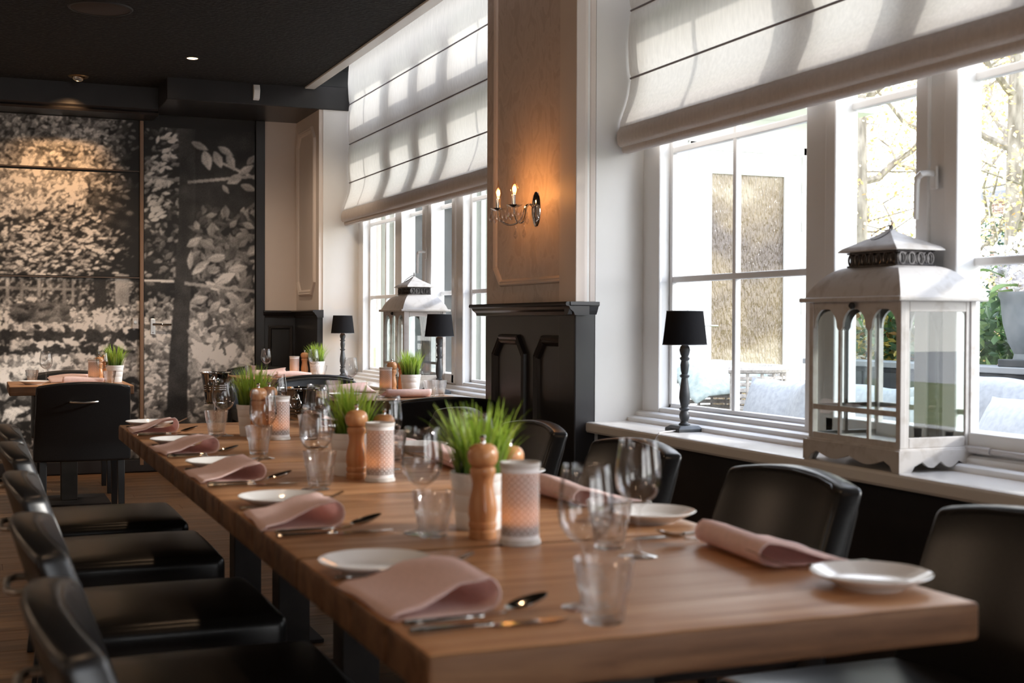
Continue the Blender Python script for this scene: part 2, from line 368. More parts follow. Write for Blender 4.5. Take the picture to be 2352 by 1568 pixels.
# ---- back wall: mural panels
wb = struct('wall_back', boxm('wall_back', (XL, YB+.012, -.1), (2.95, YB+.12, 3.2), M_blackm))
def paint_mural(x0, x1, z0, z1, step):
    W = int(round((x1-x0)/step))+1; H = int(round((z1-z0)/step))+1
    rng = np.random.default_rng(5)
    X = np.linspace(x0, x1, W); Z = np.linspace(z0, z1, H); XX, ZZ = np.meshgrid(X, Z)
    img = np.full((H, W), .018, np.float32)
    img += .012*np.sin(XX*31+ZZ*17)*np.sin(ZZ*43-XX*11)
    def leaf(cx, cz, ln, wd, ang, br, pt=1.4, vein=True):
        r = int(ln/step)+2; ci = int((cx-x0)/step); cj = int((cz-z0)/step)
        i0, i1, j0, j1 = max(ci-r, 0), min(ci+r+1, W), max(cj-r, 0), min(cj+r+1, H)
        if i0 >= i1 or j0 >= j1: return
        dx = XX[j0:j1, i0:i1]-cx; dz = ZZ[j0:j1, i0:i1]-cz
        c, s = math.cos(ang), math.sin(ang); u = (dx*c+dz*s)/ln; v = (-dx*s+dz*c)/wd
        hw = np.clip(1-np.abs(u)**pt, 0, 1)*(1-.25*u)
        mk = (np.abs(v) < hw) & (np.abs(u) < 1)
        sh = br*(.78+.30*v/np.maximum(hw, .05)*.6+.12*u)
        if vein: sh = np.where(np.abs(v) < .10, sh*.72, sh)
        sh = np.where(np.abs(v) > hw*.86, sh*.62, sh)
        a = img[j0:j1, i0:i1]; a[mk] = np.clip(sh, .012, .85)[mk]
    def field(n, xa, xb, za, zb, ln, br, ang, spread, shade=None, asp=.45):
        for _ in range(n):
            x = rng.uniform(xa, xb); z = rng.uniform(za, zb)
            k = 1.0 if shade is None else shade(x, z)
            if k <= 0 or rng.random() > k: continue
            l = ln*rng.uniform(.5, 1.35)
            leaf(x, z, l, l*asp*rng.uniform(.6, 1.3), ang+rng.normal(0, spread), br*(.16+1.15*rng.random()**1.7)*(.45+.55*k), 1.3+rng.random())
    def line(p, q, wd, br):
        n = int(math.hypot(q[0]-p[0], q[1]-p[1])/step)+1
        for i in range(n+1):
            t = i/n; x = p[0]+(q[0]-p[0])*t; z = p[1]+(q[1]-p[1])*t; r = wd/2
            i0, i1 = int((x-r-x0)/step+.5), int((x+r-x0)/step+.5)+1; j0, j1 = int((z-r-z0)/step+.5), int((z+r-z0)/step+.5)+1
            img[max(j0, 0):max(j1, 0), max(i0, 0):max(i1, 0)] = br
    rt = lambda x: np.clip((1.12-x)/.28, 0.08, 1)
    # upper crowns: fine pale foliage
    field(5200, x0, 1.2, 1.95, 2.72, .028, .34, .5, .7, lambda x, z: rt(x)*np.clip((z-2.0+.35*(.9-x)*0)/.3, .25, 1))
    field(1500, x0, .45, 1.95, 2.35, .034, .52, 1.2, .6, lambda x, z: np.clip((.62-x)/.5, 0, 1))
    field(700, .15, .75, 2.0, 2.30, .026, .55, .6, .7, lambda x, z: 1.0)
    # dark hedge with small bright flecks
    for _ in range(420):
        x = rng.uniform(.18, 1.14); z = rng.uniform(1.5, 2.10)
        if z > 2.02-.9*abs(x-.62)**1.5: continue
        leaf(x, z, .055, .035, rng.normal(0, .5), .018)
    field(1300, .15, 1.14, 1.50, 2.06, .026, .50, .15, .40, lambda x, z: .75*rt(x+.0) if z < 2.05-.5*abs(x-.62) else 0, .30)
    field(700, x0, .30, 1.5, 2.05, .026, .34, .3, .4, lambda x, z: .8)
    # forest floor with fence posts
    field(1500, x0, 1.14, 1.28, 1.50, .018, .30, .6, .8, lambda x, z: .7)
    for px_, br in ((.20, .16), (.30, .12), (.42, .14), (.60, .10), (.66, .12)): line((px_, 1.30), (px_, 1.47), .016, br)
    line((x0, 1.42), (.68, 1.40), .012, .12); line((.86, 1.31), (.855, 1.5), .085, .02); line((1.0, 1.31), (1.0, 1.5), .05, .14); line((1.05, 1.31), (1.05, 1.5), .035, .16)
    # flowering bushes
    bush = lambda x, z: np.clip((1.31+.05*math.sin(x*6)-z)/.05, 0, 1)
    field(3800, x0, 1.17, 1.0, 1.34, .021, .66, .4, .8, bush)
    for _ in range(260): leaf(rng.uniform(.25, .62), rng.uniform(1.17, 1.28), .05, .022, rng.normal(0, .5), rng.uniform(.02, .12))
    field(2900, x0, 1.17, .70, 1.12, .036, .58, -.6, .7, lambda x, z: .95, .6)
    for _ in range(700): leaf(rng.uniform(x0, 1.15), rng.choice([.93, .84, 1.05])+rng.normal(0, .025), .04, .02, rng.normal(0, .6), .03)
    field(2200, x0, 1.17, .72, .90, .028, .62, .3, .8, lambda x, z: np.clip(1.2-abs(x-.5), .3, 1))
    field(1500, x0, 1.17, .05, .75, .05, .36, -.6, .8, lambda x, z: .45+.5*z, .55)
    for _ in range(300): leaf(rng.uniform(x0, 1.17), rng.uniform(.05, .72), .06, .02, rng.normal(0, .8), .025)
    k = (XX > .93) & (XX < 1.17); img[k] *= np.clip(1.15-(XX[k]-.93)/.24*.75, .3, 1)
    # ---- door leaf
    d = XX > 1.165; img[d] = .016
    field(420, 1.18, 1.50, 1.45, 2.66, .032, .24, .4, .7, lambda x, z: .55)
    for _ in range(9):
        cx, cz = rng.uniform(1.22, 1.42), rng.uniform(1.9, 2.6)
        for t in range(9): leaf(cx+rng.normal(0, .035), cz+rng.normal(0, .03), .035, .013, rng.normal(.5, .5), rng.uniform(.25, .55))
    field(900, 1.18, 2.05, .95, 1.40, .030, .36, .4, .8, lambda x, z: np.clip((1.40-z)/.2, .2, .9), .5)
    field(1500, 1.18, 1.55, .30, 1.15, .034, .48, .1, .7, lambda x, z: .85, .5)
    field(1500, 1.50, 2.05, .25, 1.25, .042, .46, .7, .7, lambda x, z: .75, .55)
    for _ in range(60):
        cx, cz = rng.uniform(1.55, 1.85), rng.uniform(.85, 1.05)
        leaf(cx, cz, .05, .03, rng.uniform(0, 6.3), rng.uniform(.5, .72))
    field(500, 1.18, 2.05, .05, .55, .05, .20, .2, .7, lambda x, z: .8)
    field(180, 1.55, 2.04, 1.35, 2.0, .05, .10, .6, .9)
    # tree trunk
    tr = np.abs(XX-(1.492-.062*np.clip((1.9-ZZ)/1.6, 0, 1)-.012*np.sin(ZZ*2))) < (.062+.018*np.clip((1.4-ZZ), 0, 1)); tr &= d
    img[tr] = .017+.010*np.abs(np.sin(XX[tr]*260+ZZ[tr]*6))
    # branches and big pale leaves on the right
    line((1.60, 1.75), (2.04, 2.10), .014, .05); line((1.66, 1.55), (1.80, .90), .016, .05); line((1.70, 1.9), (2.0, 1.62), .012, .05); line((1.74, 2.42), (2.03, 2.30), .010, .20)
    big = [(1.60, 2.53, .085, .030, -.4, .42), (1.655, 2.42, .095, .045, -1.3, .46), (1.74, 2.43, .085, .040, -1.15, .44), (1.80, 2.50, .08, .03, -.5, .36), (1.84, 2.42, .09, .035, -1.2, .40), (1.87, 2.28, .085, .040, -2.6, .40), (1.96, 2.36, .09, .032, .6, .34), (1.98, 2.22, .08, .032, -.3, .38), (2.0, 2.44, .06, .028, .9, .28), (1.80, 2.20, .05, .02, -.9, .32),
           (1.56, 1.78, .085, .035, .6, .42), (1.53, 1.64, .09, .026, 1.5, .40), (1.66, 1.76, .09, .040, -.5, .30), (1.74, 1.66, .10, .038, .2, .46), (1.60, 1.58, .10, .036, -2.4, .44), (1.84, 1.70, .09, .045, .9, .16), (1.80, 1.50, .11, .042, .5, .48), (1.90, 1.58, .09, .04, .2, .36), (1.70, 1.44, .08, .03, 2.6, .50), (1.96, 1.46, .10, .05, 1.0, .14), (1.92, 1.84, .06, .03, .4, .34), (1.98, 1.92, .06, .03, -.4, .36), (1.86, 1.93, .05, .025, .8, .32),
           (1.60, 1.33, .085, .038, .3, .44), (1.72, 1.28, .07, .034, .8, .46), (1.85, 1.36, .07, .028, -.3, .42), (1.93, 1.27, .08, .036, .6, .40), (1.64, 1.20, .05, .026, 1.2, .50), (1.99, 1.18, .07, .03, .2, .30), (1.56, 1.05, .09, .03, -.7, .40), (1.58, .80, .10, .04, -1.2, .42), (1.66, .70, .11, .04, .4, .38), (1.80, .62, .10, .04, .2, .40), (1.95, .78, .09, .04, -.5, .30)]
    for _ in range(170):
        cx, cz = rng.uniform(1.56, 2.04), rng.uniform(.95, 2.05); l = rng.uniform(.03, .065); leaf(cx, cz, l, l*rng.uniform(.35, .6), rng.uniform(0, 6.3), rng.uniform(.03, .22))
    for q in big: leaf(q[0], q[1], q[2]*.86, q[3]*.95, q[4], q[5]*.62, 1.6)
    for p, q, wd, br in (((1.18, 2.275), (1.44, 2.255), .012, .13), ((1.52, 2.245), (2.04, 2.315), .014, .15), ((1.18, 1.475), (1.40, 1.47), .008, .36), ((1.50, 1.455), (2.04, 1.40), .016, .14)): line(p, q, wd, br)
    # soften the stamps a little and break the tone up with broad blotches, as in an enlarged photograph
    for ax in (0, 1): img = .25*np.roll(img, 1, ax)+.5*img+.25*np.roll(img, -1, ax)
    bl = np.ones_like(img)
    for sc_, am in ((9, .16), (4, .16), (2, .10)):
        g = rng.normal(0, 1, (H//(sc_*4)+3, W//(sc_*4)+3)); yi = np.arange(H)/(sc_*4); xi = np.arange(W)/(sc_*4); y0 = yi.astype(int); x0_ = xi.astype(int); fy = (yi-y0)[:, None]; fx = (xi-x0_)[None, :]
        fy = fy*fy*(3-2*fy); fx = fx*fx*(3-2*fx)
        bl += am*((g[y0][:, x0_]*(1-fx)+g[y0][:, x0_+1]*fx)*(1-fy)+(g[y0+1][:, x0_]*(1-fx)+g[y0+1][:, x0_+1]*fx)*fy)
    img = img*np.clip(bl, .35, 1.6)*(1+rng.normal(0, .10, img.shape))
    return img.astype(np.float32), W, H
MX0, MX1, MZ0, MZ1, MST = -1.30, 2.05, .05, 2.70, .0058
IMG, MW, MH = paint_mural(MX0, MX1, MZ0, MZ1, MST)
def mural_mesh(name, xa, xb, za, zb, y):
    """flat printed panel: a grid whose vertices carry the print's grey"""
    nx = int((xb-xa)/MST)+1; nz = int((zb-za)/MST)+1
    xs = np.linspace(xa, xb, nx); zs = np.linspace(za, zb, nz); XX, ZZ = np.meshgrid(xs, zs)
    co = np.stack([XX.ravel(), np.full(XX.size, y), ZZ.ravel()], 1)
    ii = np.clip(((XX-MX0)/MST).round().astype(int), 0, MW-1); jj = np.clip(((ZZ-MZ0)/MST).round().astype(int), 0, MH-1)
    g = IMG[jj, ii].ravel()
    a = (np.arange(nz-1)[:, None]*nx+np.arange(nx-1)[None, :]).ravel()
    f = np.stack([a, a+1, a+1+nx, a+nx], 1)
    # edges folded back so that the panel has thickness
    me = bpy.data.meshes.new(name)
    me.vertices.add(len(co)+4); c2 = np.vstack([co, [[xa, y+.011, za], [xb, y+.011, za], [xb, y+.011, zb], [xa, y+.011, zb]]])
    me.vertices.foreach_set('co', c2.astype(np.float32).ravel())
    n0 = len(co); tl, tr_, bl, br = (nz-1)*nx, nz*nx-1, 0, nx-1
    ex = [[bl, n0, n0+1, br], [br, n0+1, n0+2, tr_], [tr_, n0+2, n0+3, tl], [tl, n0+3, n0, bl]]
    f = np.vstack([f, np.array(ex)]); nf = len(f)
    me.loops.add(nf*4); me.polygons.add(nf)
    me.loops.foreach_set('vertex_index', f.ravel().astype(np.int32))
    me.polygons.foreach_set('loop_start', np.arange(0, nf*4, 4, dtype=np.int32))
    me.update(calc_edges=True)
    at = me.color_attributes.new('print', 'FLOAT_COLOR', 'POINT')
    g = np.clip((g-.014)*3.0+.012, (.010), .84); g = np.concatenate([g, [.03]*4]).astype(np.float32)
    at.data.foreach_set('color', np.stack([g*1.02, g*.97, g*.92, np.ones_like(g)], 1).astype(np.float32).ravel())
    me.materials.append(M_vcol); return me
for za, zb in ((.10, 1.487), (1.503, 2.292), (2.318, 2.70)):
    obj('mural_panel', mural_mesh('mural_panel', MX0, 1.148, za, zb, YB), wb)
for z_, h_ in ((1.495, .006), (2.312, .005)):
    obj('panel_ledge', boxm('panel_ledge', (MX0, YB-.010, z_-h_), (1.148, YB+.01, z_+h_*.5), mat('dark_ledge', (.10, .07, .05), .35)), wb)
struct('baseboard_back', boxm('baseboard', (XL, YB-.018, 0), (2.04, YB+.012, .095), M_black, .004))
struct('trim_2', boxm('trim', (1.150, YB-.022, .05), (1.178, YB+.01, 2.70), M_wtrim, .004), label='brown wood strip between mural wall and mural door')
door = struct('door_1', boxm('door_slab', (1.18, YB+.0005, .03), (2.035, YB+.012, 2.68), M_blackm), label='tall door covered by the leaf mural print')
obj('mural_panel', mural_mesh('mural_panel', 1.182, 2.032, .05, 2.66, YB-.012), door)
hd = obj('door_handle', B().box((-.018, -.008, -.062), (.018, 0, .062)).mesh('plate', M_steel, bevel=.003), door, (1.246, YB-.012, 1.118))
obj('lever', B().tube([(0, -.004, .018), (0, -.045, .018), (.03, -.052, .018), (.135, -.050, .016)], .0085, 10).mesh('lever', M_chrome, True), hd)
obj('screw', B().lathe([(0, 0), (.004, 0), (.004, .001), (0, .0015)], 8).mesh('screw', M_blackm), hd, rot=(PI/2, 0, 0), loc=(0, -.008, -.045))
t = thing('strike_plate', 'small grey metal box lock plate on the mural wall beside the door', 'lock', (1.117, YB, 1.145), parts=[
    ('plate', B().box((-.022, -.012, -.042), (.022, 0, .042)).mesh('plate', M_greyp, bevel=.003)),
    ('knob', B().lathe([(0, -.006), (.014, -.006), (.013, .004), (0, .005)], 16).mesh('knob', M_steel, True))])
for o in t.children:
    if o.name.startswith('knob'): o.rotation_euler = (PI/2, 0, 0); o.location = (0, -.013, .008)
# black door frame and far corner
struct('trim_3', boxm('frame', (2.04, YB-.03, 0), (2.112, YB+.01, 2.754), M_black, .004), label='black door frame strip')

# ---- panelled pillars (wall between the windows)
def ring_panel(pts, wd, h, axis_x, name, material, seg=3):
    """raised moulding following a closed outline pts (y,z) on plane x=axis_x, standing h towards the room"""
    n = len(pts); cx = sum(p[0] for p in pts)/n; cz = sum(p[1] for p in pts)/n
    prof = [(0, 0), (.12, .8), (.3, 1), (.5, .75), (.65, .9), (.85, .55), (1, 0)]
    off = []
    for i in range(n):
        p0, p1, p2 = (Vector(pts[i-1]), Vector(pts[i]), Vector(pts[(i+1) % n]))
        d1 = (p1-p0).normalized(); d2 = (p2-p1).normalized(); n1 = Vector((-d1.y, d1.x)); n2 = Vector((-d2.y, d2.x))
        bis = (n1+n2).normalized(); off.append(bis/max(.3, bis.dot(n1)))
    c = Vector((cx, cz)); sgn = 1 if (c-Vector(pts[0])).dot(off[0]) > 0 else -1
    vs = []; fs = []; k = len(prof)
    for (t_, hh) in prof:
        for i in range(n):
            q = Vector(pts[i])+off[i]*(sgn*wd*t_); vs.append((axis_x-h*hh, q.x, q.y))
    for a in range(k-1):
        for i in range(n): fs.append((a*n+i, a*n+(i+1) % n, (a+1)*n+(i+1) % n, (a+1)*n+i))
    return B().add(vs, fs).mesh(name, material)
def octo(ya, yb, za, zb, c, bottom=True):
    p = [(ya, za+c), (ya, zb-c), (ya+c, zb), (yb-c, zb), (yb, zb-c)]
    return p+([(yb, za+c), (yb-c, za), (ya+c, za)] if bottom else [(yb, za), (ya, za)])
CAP = [(0, 0), (-.052, 0), (-.056, -.008), (-.054, -.016), (-.040, -.020), (-.034, -.032), (-.020, -.042), (-.014, -.056), (0, -.058)]
def pillar(name, ya, yb, near_end):
    w_ = struct(name, boxm('pillar', (XP, ya, 0), (2.95, yb, 3.2), M_cream))
    return w_
p1 = struct('wall_right', boxm('pillar_core', (XP+.012, YR+.001, 0), (2.79, YP, 3.2), M_cream))
obj('wallpaper', boxm('wallpaper', (XP, YR+.15, 1.25), (XP+.02, YP, 3.2), M_paper), p1, label='beige floral wallpaper')
obj('corner_post', B().prism([(XP-.022, YR-.012), (XP-.022, YR+.16), (XP+.02, YR+.16), (XP+.076, YR+.03), (XP+.076, YR-.002), (XP+.05, YR-.002), (XP+.042, YR+.010), (XP+.034, YR-.006), (XP+.020, YR-.016)], 1.25, 3.2, 'Z').mesh('corner_post', M_beige, bevel=.003), p1)
obj('moulding', ring_panel(octo(YR+.06, 6.03, 1.335, 3.05, .085), .034, .014, XP, 'moulding', M_beige), p1)
obj('wainscot', boxm('wainscot', (XP-.004, YR+.15, 0), (XP+.02, YP, 1.2), M_black), p1)
obj('wainscot_post', boxm('wainscot_post', (XP-.026, YR-.014, 0), (XP+.072, YR+.16, 1.2), M_black, .006), p1)
for ya, yb in ((5.60, 6.02), (5.08, 5.50)):
    obj('wainscot_panel', ring_panel(octo(ya, yb, .25, 1.105, .09, False), .05, .022, XP-.004, 'wainscot_panel', M_black), p1)
capm = B().prism([(XP-.024+x, 1.25+z) for x, z in CAP]+[(XP+.03, 1.192), (XP+.03, 1.25)], YR-.04, YP+.045, 'Y')
obj('cap_rail', capm.mesh('cap', M_black), p1)
obj('cap_return', B().prism([(YR+.02, 1.25), (YR-.045, 1.25), (YR-.046, 1.236), (YR-.034, 1.228), (YR-.026, 1.212), (YR-.014, 1.196), (YR+.02, 1.192)], XP-.06, XP+.076, 'X').mesh('cap_return', M_black), p1)

p2 = struct('wall_right_far', boxm('pillar_far', (XP, YF, 1.25), (2.79, YB+.01, 2.76), M_beige))
obj('wainscot', boxm('wainscot', (XP-.012, YF-.006, 0), (XP+.03, YB, 1.2), M_black), p2); obj('pillar_base', boxm('pillar_base', (XP+.03, YF+.001, 0), (2.79, YB, 1.25), M_cream), p2)
obj('moulding', ring_panel(octo(9.745, 10.345, 1.36, 2.66, .10), .05, .020, XP, 'moulding', M_beige), p2)
obj('cap_rail', B().prism([(XP-.008+x*.8, 1.25+z) for x, z in CAP]+[(XP+.03, 1.192), (XP+.03, 1.25)], YF-.03, YB, 'Y').mesh('cap', M_black), p2)
obj('reveal_panel', boxm('reveal_panel', (XP+.03, YF-.008, ZS-.01), (2.756, YF+.003, 2.755), M_cream), p2)
pb = struct('wall_back_corner', boxm('corner', (2.112, YB-.012, 1.25), (XP+.001, YB+.012, 2.754), M_beige))
obj('wainscot', boxm('wainscot', (2.112, YB-.016, 0), (XP+.001, YB+.012, 1.2), M_black), pb)
obj('wainscot_panel', ring_panel([(a, b_) for a, b_ in ((2.14, .3), (2.14, 1.13), (2.34, 1.13), (2.34, .3))], .03, .012, 0, 'wp', M_black), pb, (0, YB-.016, 0), rz=0)
for o in pb.children:
    if o.name.startswith('wainscot_panel'): o.rotation_euler = (0, 0, PI/2); o.location = (2.14+2.34, YB-.016, 0); o.scale = (1, 1, 1)
obj('cap_rail', B().prism([(YB-.012+x*.8, 1.25+z) for x, z in CAP]+[(YB, 1.192), (YB, 1.25)], 2.10, XP, 'X').mesh('cap', M_black), pb)

# walls under and above the windows, and the wall towards the camera
for ya, yb, nm in ((Y0, YR, 'wall_sill_near'), (YP, YF, 'wall_sill_far')):
    struct(nm, boxm('under', (2.46, ya, 0), (2.79, yb, ZS-.045), M_black))
    struct('wall_above_window', boxm('above', (XF+.01, ya, 2.98), (2.79, yb, 3.2), M_cream))
struct('wall_right_near', boxm('wrn', (XP, .25, 0), (2.79, Y0, 3.2), M_beige))
struct('wall_right_behind', B().box((XP, YN, 0), (2.95, -3.6, 3.2)).box((2.46, -3.6, 0), (2.95, .25, .12)).box((XF, -3.6, 2.9), (2.95, .25, 3.2)).mesh('wrb', M_beige), label='window wall behind the camera')
fb = B()
for y_ in (-3.6, -2.32, -1.05, .19): fb.box((XF, y_, .12), (2.80, y_+.06, 2.9))
fb.box((XF, -3.6, .12), (2.80, .25, .22)); fb.box((XF, -3.6, 2.82), (2.80, .25, 2.9))
w3 = struct('window_3', None); obj('window_frame', fb.mesh('wf3', M_white), w3); obj('window_pane', boxm('wp3', (XG-.002, -3.56, .15), (XG+.002, .2, 2.85), M_pane), w3)
# reveals
struct('trim_4', boxm('reveal', (XP+.076, YR-.003, ZS-.01), (2.757, YR+.004, 3.2), M_cream), label='cream reveal of the near window')
struct('trim_5', boxm('reveal', (XP+.05, YP-.004, ZS-.01), (2.757, YP+.003, 3.2), M_cream), label='cream reveal of the far window')

# ------------------------------------------------------------------ windows
def frame_box(bb, ya, yb, za, zb, x0=XF, x1=2.83): bb.box((x0, ya, za), (x1, yb, zb))
def window(name, ya, yb, cells, handle_y, n):
    """cells: (y_low, y_high, is_sash, muntin_y) glazed openings"""
    wn = struct(name, None)
    fr = B(); zb_, zt = ZS, 2.98; ztr0, ztr1 = 2.43, 2.64
    edges = sorted(cells); prev = ya
    for c in edges:
        fr.box((XF, prev, zb_), (2.756, c[0], zt)); prev = c[1]
    fr.box((XF, prev, zb_), (2.756, yb, zt))
    for c in edges:
        fr.box((XF+.004, c[0], zb_), (2.756, c[1], .802)); fr.box((XF+.004, c[0], ztr0), (2.756, c[1], ztr1)); fr.box((XF+.004, c[0], 2.93), (2.756, c[1], zt))
    obj('window_frame', fr.mesh('window_frame', M_white, bevel=.006), wn)
    obj('sill_moulding', B().prism([(2.60, ZS), (2.60, ZS+.016), (2.612, ZS+.022), (2.64, ZS+.022), (2.642, ZS+.038), (2.655, ZS+.044), (XF+.01, ZS+.044), (XF+.01, ZS)], ya, yb, 'Y').mesh('sill_moulding', M_white), wn)
    for c in edges:
        a, b_, sash, mun = c; s = .026 if sash else .018
        for (za, zb2) in ((.802, ztr0), (ztr1, 2.93)):
            if sash and za < 1:
                q = B(); k = .045
                for bx in (((XF-.012, a-.012, za-.012), (2.753, a+k, zb2)), ((XF-.012, b_-k, za-.012), (2.753, b_+.012, zb2)), ((XF-.012, a, za-.012), (2.753, b_, za+k)), ((XF-.012, a, zb2-k), (2.753, b_, zb2))): q.box(*bx)
                obj('sash', q.mesh('sash', M_white, bevel=.005), wn); s = k
            else:
                q = B()
                for bx in (((XG-.018, a, za), (XG+.010, a+s, zb2)), ((XG-.018, b_-s, za), (XG+.010, b_, zb2)), ((XG-.018, a, za), (XG+.010, b_, za+s)), ((XG-.018, a, zb2-s), (XG+.010, b_, zb2))): q.box(*bx)
                obj('glazing_bead', q.mesh('bead', M_white, bevel=.004), wn)
            obj('window_pane', boxm('pane', (XG-.002, a+s*.7, za+s*.7), (XG+.002, b_-s*.7, zb2-s*.7), M_pane), wn)
            zs_ = [1.345, 1.893] if za < 1 else []
            for zz in zs_: obj('glazing_bar', boxm('bar', (XG-.014, a+.01, zz-.013), (XG+.014, b_-.01, zz+.013), M_white, .004), wn)
            if mun: obj('glazing_bar', boxm('bar', (XG-.013, mun-.012, za+.01), (XG+.013, mun+.012, zb2-.01), M_white, .004), wn)
    h = obj('window_handle', B().box((-.010, -.014, -.035), (0, .014, .035)).mesh('rose', M_white, bevel=.003), wn, (XF-.012, handle_y, 1.60))
    obj('lever', B().tube([(0, 0, .012), (-.035, 0, .012), (-.048, .004, .010), (-.050, .020, .0), (-.050, .024, -.02), (-.050, .026, -.125)], [.009, .009, .010, .010, .009, .008], 10).mesh('lever', M_white, True), h)
    return wn
wnear = window('window_1', Y0, YR, [(2.50, 2.60, 0, None)][:0]+[(1.41, 2.47, 0, 1.93), (2.60, 3.11, 1, None), (3.205, 3.70, 1, None), (3.84, 4.90, 0, 4.40)], 3.157, 1)
wfar = window('window_2', YP, YF, [(6.30, 7.33, 0, 6.8), (7.45, 7.93, 1, None), (8.02, 8.56, 1, None), (8.70, 9.52, 0, 9.12)], 7.975, 2)
def sillb(name, ya, yb):
    struct(name, B().prism([(2.402, ZS-.044), (2.397, ZS-.036), (2.397, ZS-.010), (2.400, ZS-.003), (2.407, ZS), (2.70, ZS), (2.70, ZS-.044)], ya, yb, 'Y').mesh('sill', M_sill))
sillb('window_sill_near', Y0, YR); sillb('window_sill_far', YP, YF)
# small casement stay on the near sash bottom
obj('casement_stay', B().tube([(2.652, 3.02, .80), (2.648, 2.90, .80)], .011, 10).tube([(2.648, 2.895, .80), (2.64, 2.70, .80)], .008, 8).mesh('stay', M_greyp, True), wnear)
obj('casement_stay', B().tube([(2.652, 7.86, .80), (2.648, 7.72, .80)], .010, 10).tube([(2.64, 7.90, .80), (2.62, 7.92, .83), (2.61, 7.90, .845), (2.60, 7.87, .84)], .004, 8).mesh('stay', M_greyp, True), wnear.parent if False else wfar)

# ------------------------------------------------------------------ roman blinds
def blind(label, ya, yb, rng):
    e = thing('roman_blind', label, 'blind', (2.59, (ya+yb)/2, 1.89), group=None)
    X0, ym, z0 = 2.59, (ya+yb)/2, 1.89; nl = 70
    ys = [ya-ym+(yb-ya)*i/nl for i in range(nl+1)]
    def sheet(prof, name, material, wave=.004):
        vs = []; fs = []; k = len(prof)
        for j, y in enumerate(ys):
            s1 = math.sin(y*23+1.3*math.sin(y*7)); s2 = math.sin(y*9+2)
            for (x, z, a) in prof: vs.append((x-X0+wave*a*(s1*.5+s2*.5), y, z-z0+.003*a*s2))
        for j in range(nl):
            for i in range(k-1): fs.append((j*k+i, (j+1)*k+i, (j+1)*k+i+1, j*k+i+1))
        me = mesh_from(name, vs, fs, material, True); return me
    front = [(2.60, 3.12, 0)]
    for za, zb_ in ((2.80, 3.12), (2.50, 2.80), (2.21, 2.50)):
        for t_ in (.93, .75, .5, .25, .08, 0.0):
            front.append((2.592-.010*math.sin(PI*t_)+(.006 if t_ == 0 else 0), za+(zb_-za)*t_, .3+.9*t_*(1-t_)))
    # belly
    front += [(2.593, 2.19, .2), (2.586, 2.14, .3), (2.572, 2.09, .4), (2.557, 2.05, .5), (2.546, 2.02, .5), (2.542, 2.000, .3), (2.546, 1.985, .2)]
    obj('blind_fabric', sheet(front, 'blind_fabric', M_blind), e)
    hem1 = [(2.62, 2.04, 0), (2.575, 2.02, 0), (2.545, 2.0, .3), (2.533, 1.975, .8), (2.530, 1.95, .9), (2.534, 1.925, .6), (2.545, 1.913, .3), (2.56, 1.912, .1), (2.575, 1.92, .1)]
    hem2 = [(2.61, 2.03, 0), (2.57, 1.96, .2), (2.555, 1.92, .4), (2.553, 1.90, .5), (2.560, 1.888, .3), (2.585, 1.887, .2), (2.605, 1.90, .1), (2.612, 1.98, 0)]
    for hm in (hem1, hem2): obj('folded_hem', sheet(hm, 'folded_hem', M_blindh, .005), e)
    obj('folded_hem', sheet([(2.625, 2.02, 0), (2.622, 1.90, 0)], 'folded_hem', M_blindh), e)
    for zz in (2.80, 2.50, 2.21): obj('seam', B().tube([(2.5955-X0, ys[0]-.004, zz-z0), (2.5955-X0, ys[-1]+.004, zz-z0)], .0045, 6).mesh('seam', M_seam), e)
    # side hem turned back
    for y in (ys[0], ys[-1]):
        p = [(q[0]-X0, q[1]-z0) for q in front]
        vs = []; fs = []
        for (x, z) in p: vs += [(x, y, z), (x+.016, y, z)]
        for i in range(len(p)-1): fs.append((2*i, 2*i+1, 2*i+3, 2*i+2))
        obj('side_hem', mesh_from('side_hem', vs, fs, M_blindh), e)
    return e
blind('wide white roman blind over the near window, running out of the top right', 1.32, 5.015, 1)
blind('white roman blind over the far window, with the shadow grid of its bars', 6.17, 9.615, 2)

